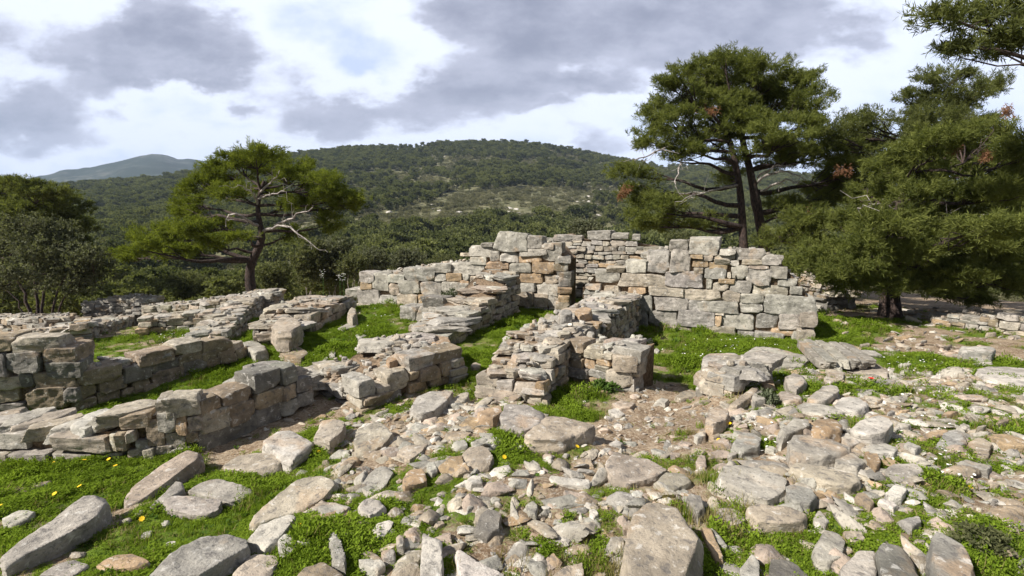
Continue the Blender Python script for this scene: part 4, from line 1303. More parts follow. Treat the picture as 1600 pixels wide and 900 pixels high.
 ('loose_stone', 'cream lumpy stone in the clover', 'w', .07, [(1382, 768), (1400, 755), (1418, 762), (1410, 777), (1390, 780)]),
 ('loose_stone', 'white angular stone below the cream lumpy stone', 'w', .05, [(1372, 783), (1385, 777), (1405, 788), (1395, 794)]),
 ('loose_stone', 'rusty brown stone right of the wedged pale block', 'o', .10, [(1350, 705), (1370, 705), (1378, 720), (1368, 733)]),
 ('loose_stone', 'low beige stone beside the notched grey stone', 'p', .05, [(1318, 830), (1345, 829), (1352, 842), (1330, 848)]),
 ('loose_stone', 'cream pointed stone below the whitish rusty block', 'w', .10, [(1312, 680), (1325, 672), (1345, 688), (1325, 695)]),
 ('loose_stone', 'bright white stone between cream slab and square grey slab', 'w', .07, [(1412, 693), (1420, 687), (1440, 697), (1430, 705)]),
 ('stone_slab', 'flat grey slab flush with turf right of the blue grey stone', 'l', .03, [(1293, 787), (1330, 785), (1350, 797), (1330, 805)]),
 ('loose_stone', 'upright light grey stone among daisies near the slabs', 'l', .16, [(1226, 590), (1240, 583), (1258, 587), (1260, 595), (1245, 606), (1233, 603)]),
 ('loose_stone', 'tan stone with an orange side below the upright grey one', 'b', .10, [(1215, 614), (1225, 608), (1255, 620), (1250, 627), (1225, 627)]),
 ('boulder', 'slanting ridged block near the upright light grey stone', 'l', .15, [(1260, 620), (1285, 603), (1308, 600), (1310, 612), (1290, 625), (1270, 627)]),
 ('boulder', 'long weathered log-like stone in the rubble', 'l', .09, [(1245, 632), (1260, 627), (1310, 637), (1323, 648), (1280, 649), (1255, 642)]),
 ('boulder', 'big cream boulder right of the log-like stone', 'w', .13, [(1302, 632), (1315, 620), (1340, 618), (1357, 633), (1345, 645), (1315, 643)]),
 ('loose_stone', 'beige hexagonal stone behind the slanting ridged block', 'b', .09, [(1287, 592), (1295, 580), (1318, 580), (1318, 592), (1300, 598)]),
 ('stone_slab', 'grey flat stone beside the red poppy', 'g', .06, [(1362, 597), (1385, 592), (1415, 600), (1420, 610), (1390, 610)]),
 ('boulder', 'whitish rectangular block standing alone on the turf by the pines', 'w', .3, [(1497, 548), (1502, 539), (1545, 538), (1556, 543), (1552, 551), (1500, 551)]),
 ('stone_slab', 'large pale sheet of bedrock at the right edge', 'w', .06, [(1525, 580), (1545, 570), (1600, 572), (1620, 605), (1570, 602), (1540, 592)]),
 ('stone_slab', 'wide grey slab capping the low wall end behind the daisies', 'l', .10, [(1160, 553), (1180, 543), (1220, 545), (1268, 560), (1255, 571), (1200, 570)], .03),
 ('stone_slab', 'long rounded slab capping the low wall end above the path', 'l', .13, [(1097, 560), (1105, 551), (1150, 552), (1170, 562), (1160, 576), (1100, 572)], .13),
 ('stone_slab', 'flat slab paving the rubble right of the grooved slab', 'b', .06, [(1310, 585), (1350, 565), (1385, 575), (1390, 590), (1350, 592)]),
 ('stone_slab', 'tilted pinkish slab leaning in the rubble right of the path', 'p', .12, [(1137, 632), (1180, 602), (1187, 605), (1180, 615), (1150, 634)]),
 ('boulder', 'pinkish stone with a small ochre one on it, beside the path', 'p', .15, [(1100, 660), (1108, 640), (1122, 632), (1138, 640), (1135, 655), (1115, 664)]),
 ('loose_stone', 'ochre cobble pressed against the pinkish stone by the path', 'o', .10, [(1126, 652), (1134, 646), (1142, 650), (1140, 658), (1128, 660)]),
 ('loose_stone', 'dark wedge stone right of the tilted pinkish slab', 'g', .12, [(1175, 618), (1190, 608), (1200, 612), (1196, 622), (1180, 626)]),
 ('loose_stone', 'tan flat stone with white flecks beside the low wall end', 'o', .10, [(1180, 592), (1190, 585), (1208, 595), (1212, 604), (1195, 604)]),
 ('loose_stone', 'crooked pale stone in front of the low wall end', 'p', .12, [(1148, 590), (1158, 582), (1173, 582), (1174, 592), (1160, 600), (1150, 606)]),
 ('stone_slab', 'slanted pale slab left of the rounded ochre boulder', 'l', .12, [(1215, 670), (1240, 652), (1262, 655), (1266, 664), (1245, 672), (1222, 680)]),
 ('loose_stone', 'small whitish slab on the path in front of the stub wall', 'p', .05, [(957, 629), (970, 625), (993, 630), (985, 637), (965, 638)]),
 ('loose_stone', 'flat white stone at the start of the dirt path', 'w', .04, [(950, 640), (962, 637), (978, 646), (970, 650), (955, 647)]),
 ('loose_stone', 'pale stone lying beside the stub wall corner', 'w', .06, [(1021, 628), (1035, 619), (1046, 624), (1040, 629)]),
 ('loose_stone', 'wide pinkish stone in the doorway of the path', 'p', .05, [(1054, 617), (1070, 611), (1090, 612), (1088, 620), (1060, 622)]),
 ('loose_stone', 'flat cream stone in the grass of the path mouth', 'w', .04, [(951, 691), (962, 687), (975, 690), (970, 696), (955, 696)]),
 ('loose_stone', 'pinkish stone at the right of the path, beside white flowers', 'p', .08, [(1107, 680), (1112, 668), (1124, 670), (1127, 680), (1115, 684)]),
 ('loose_stone', 'cream cobble left of the pinkish stone on the path', 'w', .07, [(1084, 680), (1092, 673), (1103, 674), (1103, 681), (1090, 684)]),
 ('boulder', 'tilted pale grey block at the end of the terrace wall', 'l', .22, [(377, 534), (395, 527), (415, 540), (420, 550), (398, 556)]),
 ('boulder', 'big pinkish boulder on the broken wall end', 'p', .3, [(424, 508), (440, 492), (458, 494), (472, 508), (455, 518), (432, 518)], .1),
 ('stone_slab', 'long white slab lying in the middle of the green room', 'w', .08, [(555, 523), (572, 513), (583, 515), (580, 522), (560, 528)]),
 ('loose_stone', 'jagged grey stone behind the long white slab in the green room', 'l', .10, [(526, 513), (545, 503), (558, 505), (555, 511), (535, 517)]),
 ('loose_stone', 'pointed stone standing upright at the broad wall corner', 'b', .3, [(543, 488), (549, 477), (556, 482), (557, 492), (548, 496)]),
 ('loose_stone', 'flat red brown tile-like stone at the edge of the green room', 'r', .06, [(591, 535), (600, 530), (615, 531), (614, 537), (597, 538)]),
 ('loose_stone', 'small white cube of stone in the green room', 'w', .10, [(513, 550), (520, 545), (525, 550), (523, 555), (515, 555)]),
 ('loose_stone', 'white cobble below the small white cube', 'w', .08, [(504, 562), (510, 556), (513, 560), (508, 565)]),
 ('boulder', 'tawny lump with a dark flank in the grass beside the corner wall', 'n', .14, [(437, 548), (448, 540), (468, 540), (482, 552), (470, 560), (448, 558)]),
 ('stone_slab', 'long slab bridging the corner wall and the platform wall', 'l', .12, [(462, 582), (500, 562), (520, 563), (526, 574), (484, 594)], .14),
 ('stone_slab', 'upright edged slab in the row behind the platform rubble', 'b', .14, [(543, 571), (580, 551), (585, 560), (548, 577)], .12),
 ('stone_slab', 'middle slab of the row behind the platform rubble', 'l', .10, [(516, 572), (543, 559), (552, 567), (522, 580)], .12),
 ('loose_stone', 'rusty topped stone standing on the platform wall', 'o', .16, [(671, 528), (680, 523), (700, 527), (704, 533), (690, 538), (675, 536)], .20),
 ('loose_stone', 'small orange block on the rubble of the platform wall', 'o', .14, [(604, 560), (612, 553), (622, 556), (622, 562), (608, 565)], .25),
 ('loose_stone', 'grey cube of stone at the top end of the long forward wall', 'g', .18, [(872, 488), (880, 482), (895, 485), (893, 491), (878, 493)], .50),
 ('loose_stone', 'pale ochre block beside the grey cube on the forward wall', 'o', .2, [(898, 485), (910, 480), (925, 481), (924, 488), (905, 491)], .50),
 ('loose_stone', 'cracked cream stone at the foot of the pier', 'b', .16, [(850, 494), (856, 487), (866, 491), (866, 500), (853, 502)]),
 ('loose_stone', 'small white stone alone on the grassy strip', 'w', .06, [(785, 528), (790, 524), (797, 527), (796, 532), (787, 532)]),
 ('loose_stone', 'beige stone at the near end of the grassy strip', 'p', .08, [(735, 570), (743, 565), (752, 568), (751, 573), (740, 574)]),
 ('loose_stone', 'pale stone in shadow on the grass before the block wall', 'l', .07, [(1008, 532), (1018, 527), (1023, 532), (1018, 537)]),
 ('loose_stone', 'white chip in the sun on the grass before the block wall', 'w', .05, [(1021, 547), (1026, 543), (1031, 548), (1028, 551)]),
]
for i, q in enumerate(S):
    nm, lab, code, th, poly = q[:5]
    lift = q[5] if len(q) > 5 else 0.0
    lay_stone(nm, lab, code, th, poly, lift, seed=1000 + i)
    NAMED.append((lab, *TAKEN[-1][:2]))

# the grooved slab: parallel boards of stone leaning at the foot of the block wall
root = tag(empty('grooved_slab', Gp(1300, 560)), 'grey plank-like slab split into parallel grooved strips at the block wall foot', 'slab', None, 'thing')
rl = np.array(root.location)
for k in range(8):
    o_ = k * 9.5
    a = Pz(1252 + o_, 536 + k * 1.0, -.16); b_ = Pz(1288 + o_ * 1.08, 566 - k * 0.5, -.06)
    a2 = Pz(1252 + o_ + 9.5, 536 + k * 1.0 + 1, -.16)
    d = b_ - a
    L = np.linalg.norm(d)
    yaw = atan2(d[1], d[0])
    wdt = abs((a2 - a) @ np.array([-sin(yaw), cos(yaw), 0]))
    rng = np.random.default_rng(300 + k)
    V, F = rock(18, (L * .52, max(wdt, .1) * .55, .05), box_planes(rng, .03, 3, 1.3, 1.5), 50 + k, .02, .004, 14, 30, .003)
    Rm = np.array(Matrix.Rotation(yaw, 3, 'Z') @ Matrix.Rotation(-.04, 3, 'Y'))
    c = (a + b_) / 2 + np.array([0, 0, -.03 + .022 * (k % 2)])
    obj('strip', mesh_np('strip', V @ Rm.T, F, M_STONE, tint_of('l', rng, .05) * .85), root, c - rl)
TAKEN.append((1300, 552, 45))

# ------------------------------------------------------------------ the smaller loose stones between them
rng = np.random.default_rng(42)
ZONES = [(1090, 585, 1600, 720, 72, 12, 34), (560, 640, 1120, 880, 30, 9, 20), (1110, 720, 1600, 890, 24, 10, 30), (1290, 515, 1600, 590, 26, 8, 26), (600, 610, 800, 720, 24, 9, 24), (1380, 590, 1600, 680, 12, 25, 48), (190, 760, 560, 895, 16, 10, 26), (420, 640, 560, 700, 9, 10, 24), (560, 700, 980, 890, 22, 9, 20)]
PHR = [(p.split(' with ')[0].split(' beside ')[0], a, b) for p, a, b in NAMED]
used_labels = set()


def fill_label(size, code, shape, px, py):
    near = sorted(NAMED, key=lambda q: hypot(q[1] - px, (q[2] - py) * 1.6))
    for k in range(min(14, len(near))):
        lab, ax, ay = near[k]
        words_ = lab.split()
        if len(words_) > 9:
            for cut in (' beside ', ' below ', ' right of ', ' left of ', ' behind ', ' between ', ' near ', ' at ', ' in ', ' on ', ' above ', ' with ', ' standing ', ' leaning '):
                j = lab.find(cut)
                if j > 0 and 3 <= len(lab[:j].split()) <= 8:
                    lab = lab[:j]
                    break
        if len(lab.split()) > 9:
            continue
        if abs(px - ax) > 1.2 * abs(py - ay):
            rel = 'right of' if px > ax else 'left of'
        else:
            rel = 'in front of' if py > ay else 'behind'
        s = f'{size} {WORD[code]} {shape} {rel} the {lab}'
        if len(s.split()) <= 16 and s not in used_labels:
            used_labels.add(s)
            return s
    return None


for (x0, y0, x1, y1, cnt, w0, w1) in ZONES:
    tries = done = 0
    while done < cnt and tries < 4000:
        tries += 1
        px, py = rng.uniform(x0, x1), rng.uniform(y0, y1)
        wpx = rng.uniform(w0, w1) * (0.7 + .6 * (py - y0) / (y1 - y0))
        if px < 1110 and 880 < px and py < 700 and rng.random() < .8:
            continue
        if any(hypot(px - a, (py - b) * 1.5) < r + wpx * .48 for a, b, r in TAKEN):
            continue
        k = rng.integers(5, 8)
        an = np.sort((np.arange(k) + rng.uniform(-.3, .3, k)) * 2 * pi / k)
        rot = rng.uniform(-.5, .3)
        asp = rng.uniform(.5, .95) * .85 * max(.12, (py - 340) / FPX) / hypot(1, (py - 340) / FPX)
        poly = []
        for q in an:
            x, y = cos(q) * wpx / 2 * rng.uniform(.8, 1.05), sin(q) * wpx / 2 * asp
            poly.append((px + x * cos(rot) - y * sin(rot), py + x * sin(rot) + y * cos(rot)))
        code = rng.choice(list('llwbbpopgn'))
        d_ = np.linalg.norm(Gp(px, py) - np.array([0, 0, EYE]))
        wm = wpx / FPX * d_
        th = wm * rng.uniform(.10, .34)
        flat = th / wm < .22
        size = 'small' if wm < .13 else 'medium' if wm < .22 else 'larger'
        lab = fill_label(size, code, 'flat stone' if flat else 'angular stone', px, py)
        if lab is None:
            continue
        lay_stone('loose_stone', lab, code, th, poly, seed=int(rng.integers(1 << 30)), group='loose stones scattered over the ruin')
        done += 1

# ------------------------------------------------------------------ gravel and chips
def small_rock(seed, code, n=6):
    r = np.random.default_rng(seed)
    V, F = rock(n, (1, r.uniform(.6, .95), r.uniform(.22, .5)), box_planes(r, .4, 8, .75, 1.15), seed, .08, .04, 1.8, 30)
    return mesh_np('chip', V, F, M_STONE, tint_of(code, r, .15))


def scatter_pts(rng, n, rmin, rmax, half, power=1.0):
    a = rng.uniform(-half, half, n)
    r = rmin * (rmax / rmin) ** (rng.random(n) ** power)
    return r * np.sin(a), r * np.cos(a), r


def off_walls(x, y):
    return np.ones(len(x), bool)


rng = np.random.default_rng(5)
x, y, r = scatter_pts(rng, 42000, 1.3, 13, R(60), 0.95)
g = greenness(x, y)
px_ = to_px(np.stack([x, y, ground_z(x, y)], -1))
right = np.clip((px_[:, 0] - 1080) / 200, 0, 1)
heap = np.exp(-((px_[:, 0] - 690) / 110) ** 2 - ((px_[:, 1] - 660) / 45) ** 2)
path = np.exp(-((px_[:, 0] - 1000) / 90) ** 2 - ((px_[:, 1] - 660) / 50) ** 2)
prob = np.clip(1.0 - g * 1.25, .02, 1) * (.30 + .5 * right + 1.0 * heap + .4 * path)
prob *= np.where((px_[:, 0] < 520) & (px_[:, 1] > 720), .25, 1) * np.where((px_[:, 0] > 880) & (px_[:, 0] < 1100) & (px_[:, 1] < 600), .1, 1)
k = rng.random(len(x)) < prob
x, y, r = x[k], y[k], r[k]
z = ground_z(x, y)
n = len(x)
sz = np.exp(rng.normal(-4.45, .62, n)) * np.where(r > 4, 1.25, 1)
sz = np.clip(sz, .004, .06)
rot = np.stack([rng.normal(0, .3, n), rng.normal(0, .3, n), rng.uniform(0, 6.28, n)], -1)
V_ = [small_rock(900 + i, c) for i, c in enumerate('lwbpogwblp')]
instancer('gravel', np.stack([x, y, z + sz * .12], -1), rot, np.stack([sz] * 3, -1) * rng.uniform(.7, 1.2, (n, 3)), rng.integers(0, len(V_), n), V_, 'stone chips and gravel strewn over the earth')

# rubble under the pines and along the far right, larger lumps
x, y, r = scatter_pts(rng, 2600, 7, 17, R(55), 1.0)
px_ = to_px(np.stack([x, y, ground_z(x, y)], -1))
k = (px_[:, 0] > 1285) & (px_[:, 1] < 600) & (rng.random(len(x)) < .30 + .35 * (np.abs(px_[:, 1] - (488 + (px_[:, 0] - 1300) * .13)) < 20))
x, y = x[k], y[k]
n = len(x)
sz = np.clip(np.exp(rng.normal(-2.9, .45, n)), .02, .14)
rot = np.stack([rng.normal(0, .25, n), rng.normal(0, .25, n), rng.uniform(0, 6.28, n)], -1)
instancer('rubble', np.stack([x, y, ground_z(x, y) + sz * .1], -1), rot, np.stack([sz] * 3, -1), rng.integers(0, len(V_), n), V_, 'grey rubble strewn over the turf under the pines')

x, y, r = scatter_pts(rng, 15000, 2.0, 8.5, R(50), 0.9)
zz = ground_z(x, y)
px_ = to_px(np.stack([x, y, zz], -1))
inr = (px_[:, 0] > 1110 + (px_[:, 1] - 585) * .1) & (px_[:, 1] > 575) & (px_[:, 1] < 905)
pr_ = np.clip(1 - (px_[:, 1] - 640) / 260, .22, 1) * .62
heap2 = np.exp(-((px_[:, 0] - 700) / 100) ** 2 - ((px_[:, 1] - 665) / 45) ** 2) * .8
mid = (px_[:, 0] > 470) & (px_[:, 0] < 1130) & (px_[:, 1] > 690) & (px_[:, 1] < 905)
k = (inr & (rng.random(len(x)) < pr_)) | (mid & (rng.random(len(x)) < .17)) | (rng.random(len(x)) < heap2)
x, y, zz = x[k], y[k], zz[k]
n = len(x)
sz = np.clip(np.exp(rng.normal(-3.25, .42, n)), .018, .085)
rot = np.stack([rng.normal(0, .22, n), rng.normal(0, .22, n), rng.uniform(0, 6.28, n)], -1)
V2_ = [small_rock(960 + i, c, 9) for i, c in enumerate('lwbpogwblgpn')]
instancer('rubble_scatter', np.stack([x, y, zz + sz * .08], -1), rot, np.stack([sz] * 3, -1) * rng.uniform(.75, 1.25, (n, 3)), rng.integers(0, len(V2_), n), V2_, 'flat broken stones thickly strewn over the near slope and right of the path')


# ------------------------------------------------------------------ turf: clover and grass
sqrt_ = math.sqrt


def tuft_clover(seed):
    r = np.random.default_rng(seed)
    V, F, T = [], [], []
    for _ in range(46):
        rad = .055 * sqrt_(r.random()); a = r.uniform(0, 6.28)
        c = np.array([rad * cos(a), rad * sin(a), r.uniform(.008, .034)])
        for j in range(3):
            b = a + j * 2.1 + r.normal(0, .3)
            l = r.uniform(.007, .013)
            d = np.array([cos(b), sin(b), r.normal(.15, .35)])
            s_ = np.array([-sin(b), cos(b), r.normal(0, .3)]) * .5
            k = len(V)
            V += [c, c + (d + s_) * l * .7, c + d * l * 1.25, c + (d - s_) * l * .7]
            F.append((k, k + 1, k + 2, k + 3))
            T += [r.random()] * 4
    V = np.array(V)
    return mesh_np('clover', V, np.array(F), M_TURF, np.stack([T] * 3, -1), smooth=False)


def tuft_grass(seed, h=.032, nb=26, spread=.045):
    r = np.random.default_rng(seed)
    V, F, T = [], [], []
    for _ in range(nb):
        a = r.uniform(0, 6.28); rad = spread * sqrt_(r.random())
        b0 = np.array([rad * cos(a), rad * sin(a), -.005])
        b = r.uniform(0, 6.28)
        d = np.array([cos(b), sin(b), 0]); s_ = np.array([-sin(b), cos(b), 0]) * .0019
        H = h * r.uniform(.5, 1.2); bend = H * r.uniform(.15, .9)
        p1 = b0 + np.array([0, 0, H * .6]) + d * bend * .3
        p2 = b0 + np.array([0, 0, H]) + d * bend
        k = len(V)
        V += [b0 - s_, b0 + s_, p1 + s_ * .8, p1 - s_ * .8, p2 + s_ * .1, p2 - s_ * .1]
        F += [(k, k + 1, k + 2, k + 3), (k + 3, k + 2, k + 4, k + 5)]
        T += [r.random()] * 6
    return mesh_np('grass_tuft', np.array(V), np.array(F), M_TURF, np.stack([T] * 3, -1), smooth=False)


M_TURF = leaf_material('turf_leaves', (0.080, 0.132, 0.012), (0.205, 0.290, 0.032), 0.35, 'inst')
M_DRY = leaf_material('dry_grass', (0.17, 0.15, 0.05), (0.30, 0.26, 0.12), 0.3, 'inst')
kinds = [tuft_clover(1), tuft_clover(2), tuft_clover(3), tuft_grass(4), tuft_grass(5, .024, 30, .05), tuft_grass(6, .055, 18, .03)]
dry = tuft_grass(7, .05, 18, .04); dry.materials[0] = M_DRY
kinds.append(dry)


def weed(seed):
    r = np.random.default_rng(seed)
    V, F, T = [], [], []
    for q in range(13):
        a = q * 2.4 + r.normal(0, .3); l = r.uniform(.025, .055); e = r.uniform(.25, 1.1)
        d = np.array([cos(a) * cos(e), sin(a) * cos(e), sin(e)]); s_ = np.array([-sin(a), cos(a), r.normal(0, .2)]) * l * r.uniform(.14, .24)
        b_ = np.array([cos(a), sin(a), 0]) * .004
        k = len(V)
        V += [b_, b_ + d * l * .55 + s_, b_ + d * l + [0, 0, -l * .25], b_ + d * l * .55 - s_]
        F.append((k, k + 1, k + 2, k + 3)); T += [r.random()] * 4
    return mesh_np('weed', np.array(V), np.array(F), M_WEED, np.stack([T] * 3, -1), smooth=False)


M_WEED = leaf_material('weed_leaves', (0.040, 0.085, 0.012), (0.115, 0.190, 0.040), 0.35, 'inst')
kinds += [weed(11), weed(12)]
rng = np.random.default_rng(6)
x, y, r = scatter_pts(rng, 150000, 1.2, 15, R(62), 0.80)
g = greenness(x, y)
k = rng.random(len(x)) < np.clip((g - .46) * 1.9, 0.025, 1)
x, y, r, g = x[k], y[k], r[k], g[k]
n = len(x)
p = np.stack([x, y, 0 * x], -1)
clump = fbm(p * 2.3 + 40, 3)
idx = np.where(clump + rng.normal(0, .35, n) > 0.05, rng.integers(0, 3, n), rng.integers(3, 6, n))
idx = np.where((idx == 5) & (rng.random(n) < .6), 4, idx)
idx = np.where(rng.random(n) < np.clip(.50 - g * .5, .04, .4), 6, idx)
idx = np.where(rng.random(n) < .09, rng.integers(7, 9, n), idx)
dryp = fbm(p * 1.1 + 70, 3) + rng.normal(0, .25, n)
idx = np.where((dryp > .42) & (rng.random(n) < .55) & (r < 4.5), 6, idx)
sc = rng.uniform(.7, 1.25, n) * np.clip(.8 + (r - 2) * .05, .8, 1.3) * np.clip(.6 + .5 * g, .5, 1.05) * np.exp(.38 * fbm(p * 3.7 + 21, 3))
tall = np.clip(.9 + 1.1 * fbm(p * 1.9 + 90, 3), .7, 2.2) * np.where(idx < 3, np.clip(r / 8 + .6, .8, 1.2), 1)
sc3 = np.stack([sc, sc, sc * tall * rng.uniform(.75, 1.35, n)], -1)
rot = np.stack([rng.normal(0, .15, n), rng.normal(0, .15, n), rng.uniform(0, 6.28, n)], -1)
instancer('grass', np.stack([x, y, ground_z(x, y) - .004], -1), rot, sc3, idx, kinds, 'bright green clover and short grass')

# ------------------------------------------------------------------ flowers
M_PETAL = plain('white_petals', (0.75, 0.75, 0.72), 0.8, var=.05)
M_YEL = plain('yellow_petals', (0.72, 0.48, 0.02), 0.7, var=.1)
M_RED = plain('red_petals', (0.55, 0.02, 0.012), 0.6, var=.2)
M_BLACK = plain('dark_centre', (0.02, 0.012, 0.012), 0.7)
M_STEM = plain('stem', (0.05, 0.10, 0.02), 0.8)


def disc(c, rad, k, wob, r, dish=.25):
    V = [np.array(c)]
    for i in range(k):
        a = i * 2 * pi / k
        q = rad * (1 if i % 2 == 0 else wob)
        V.append(np.array(c) + np.array([q * cos(a), q * sin(a), rad * dish]))
    return np.array(V), np.array([(0, i + 1, (i + 1) % k + 1) for i in range(k)])


def tube(path, radii, k=8):
    P = np.array(path, float); Rr = np.asarray(radii, float)
    V, F = [], []
    up = np.array([0.13, 0.31, 1.0])
    for i in range(len(P)):
        d = P[min(i + 1, len(P) - 1)] - P[max(i - 1, 0)]
        d /= max(np.linalg.norm(d), 1e-9)
        s = np.cross(d, [1, .2, .1] if abs(d[0]) < .8 else up); s /= np.linalg.norm(s)
        t_ = np.cross(d, s)
        for j in range(k):
            a = 2 * pi * j / k
            V.append(P[i] + (s * cos(a) + t_ * sin(a)) * Rr[i])
    for i in range(len(P) - 1):
        for j in range(k):
            F.append((i * k + j, i * k + (j + 1) % k, (i + 1) * k + (j + 1) % k, (i + 1) * k + j))
    return np.array(V), np.array(F)


r0 = np.random.default_rng(2)
dV, dF = disc((0, 0, .05), .011, 18, .8, r0, .15)
d1 = mesh_np('daisy', dV, dF, M_PETAL, smooth=False)
rng = np.random.default_rng(9)
DZ = [(1150, 540, 110, 14, 70), (1230, 585, 60, 25, 60), (1270, 545, 50, 10, 20), (1440, 570, 70, 25, 60), (1480, 620, 90, 40, 50), (600, 490, 70, 18, 30), (270, 530, 45, 10, 70), (560, 520, 60, 25, 18), (1450, 700, 140, 50, 26), (1200, 690, 60, 40, 22), (820, 510, 50, 25, 8), (1080, 560, 50, 18, 14), (1480, 740, 60, 20, 9), (440, 575, 40, 12, 14)]
P_ = []
for cx, cy, sx, sy, cnt in DZ:
    for _ in range(cnt):
        P_.append(Gp(cx + rng.normal(0, sx * .5), cy + rng.normal(0, sy * .5)))
P_ = np.array(P_)
n = len(P_)
s_ = rng.uniform(.6, 1.1, n)
instancer('daisies', P_, np.stack([rng.normal(0, .3, n), rng.normal(0, .3, n), rng.uniform(0, 6, n)], -1), np.stack([s_] * 3, -1), np.zeros(n, int), [d1], 'tiny white daisies dotted over the turf')

YF = [(85, 720, 'among the slabs at the left edge'), (92, 728, 'just below another at the left edge'), (130, 729, 'below the bank of tilted slabs'), (176, 724, 'at the foot of the bank of slabs'), (60, 718, 'nearest the left edge of the bank'), (183, 737, 'right of the bank of slabs'), (131, 768, 'above the longest slab'), (93, 778, 'left of the longest slab'), (225, 813, 'between the longest slab and the squat block'), (5, 801, 'in the grass at the left edge'),
      (494, 712, 'beside the bluish white block'), (503, 695, 'behind the bluish white block'), (749, 728, 'beside the cracked brown hump'), (785, 720, 'right of the cracked brown hump'), (1510, 773, 'in the grass below the bluish slab'), (1141, 670, 'beside the path stones'), (1123, 693, 'left of the quartz boulder'), (897, 706, 'below the hollow fronted block'), (807, 706, 'left of the hollow fronted block'), (472, 832, 'beside the pale wedge block')]
yme = join_np([(disc((0, 0, .052), .017, 16, .75, r0, .2)[0], disc((0, 0, .052), .017, 16, .75, r0, .2)[1], (0, 0, 0))])
ymesh = mesh_np('petals', yme[0], yme[1], M_YEL, smooth=False)
sV, sF = tube([(0, 0, -.01), (.003, 0, .03), (0, 0, .053)], [.0017, .0014, .0014], 5)
smesh = mesh_np('stem', sV, sF, M_STEM)
for px, py, wh in YF:
    root = tag(empty('yellow_flower', Gp(px, py)), 'yellow dandelion-like flower ' + wh, 'flower', 'yellow flowers in the grass')
    root.rotation_euler = (rng.normal(0, .25) + .3, rng.normal(0, .25), 0)
    root.scale = (1.0,) * 3
    obj('petals', ymesh, root)
    obj('stem', smesh, root)
pop = tag(empty('poppy', Gp(1360, 603)), 'single red poppy among the rubble beside the grey flat stone', 'flower')
pop.scale = (1.4,) * 3
pV, pF = disc((0, 0, .05), .02, 12, .9, r0, .45)
obj('petals', mesh_np('petals', pV, pF, M_RED), pop)
pV, pF = disc((0, 0, .053), .006, 8, 1, r0, .1)
obj('centre', mesh_np('centre', pV, pF, M_BLACK), pop)
obj('stem', smesh, pop)

# ------------------------------------------------------------------ trees
def needles(C, D, rng, ln=.13, k=16, width=.011, cone=.9, along=.12):
    """sprays of needles: C centres, D twig directions -> V, F, T"""
    n = len(C)
    D = D / np.maximum(np.linalg.norm(D, axis=1), 1e-6)[:, None]
    s = rng.uniform(-along, along * .4, (n, k, 1))
    base = C[:, None, :] + D[:, None, :] * s
    q = D[:, None, :] * rng.uniform(.35, 1.0, (n, k, 1)) + rng.normal(0, cone * .62, (n, k, 3)) + np.array([0, 0, .15])
    q /= np.linalg.norm(q, axis=2)[..., None]
    L = ln * rng.uniform(.6, 1.15, (n, k, 1))
    side = np.cross(q, rng.normal(0, 1, (n, k, 3)))
    side /= np.maximum(np.linalg.norm(side, axis=2)[..., None], 1e-6)
    side = side * width * .5
    tip = base + q * L
    mid = base + q * L * .5
    V = np.stack([base, mid + side, tip, mid - side], 2).reshape(-1, 3)
    F = np.arange(n * k * 4).reshape(-1, 4)
    T = np.repeat(np.clip(rng.random((n, 1)) * .7 + rng.random((n, k)) * .3, 0, 1).ravel(), 4)
    return V, F, T


def curve(a, b, sag, rng, n=7, wob=.06):
    a = np.array(a, float); b = np.array(b, float)
    L = np.linalg.norm(b - a)
    t = np.linspace(0, 1, n)[:, None]
    P = a + (b - a) * t
    P = P + np.array([0, 0, 1.0]) * (sag * L * np.sin(pi * t))
    w_ = rng.normal(0, wob * L, (n, 3))
    w_[0] = w_[-1] = 0
    return resample(P + w_ * np.sin(pi * t), max(n, 9)) if n > 5 else P + w_ * np.sin(pi * t)


def resample(P, n):
    P = np.array(P, float)
    d = np.concatenate([[0], np.cumsum(np.linalg.norm(np.diff(P, axis=0), axis=1))])
    q = np.linspace(0, d[-1], n)
    out_ = np.stack([np.interp(q, d, P[:, k]) for k in range(3)], -1)
    if n > 8:
        o2 = out_.copy()
        for _ in range(2):
            o2[1:-1] = (o2[:-2] + 2 * o2[1:-1] + o2[2:]) / 4
        out_ = o2
    return out_


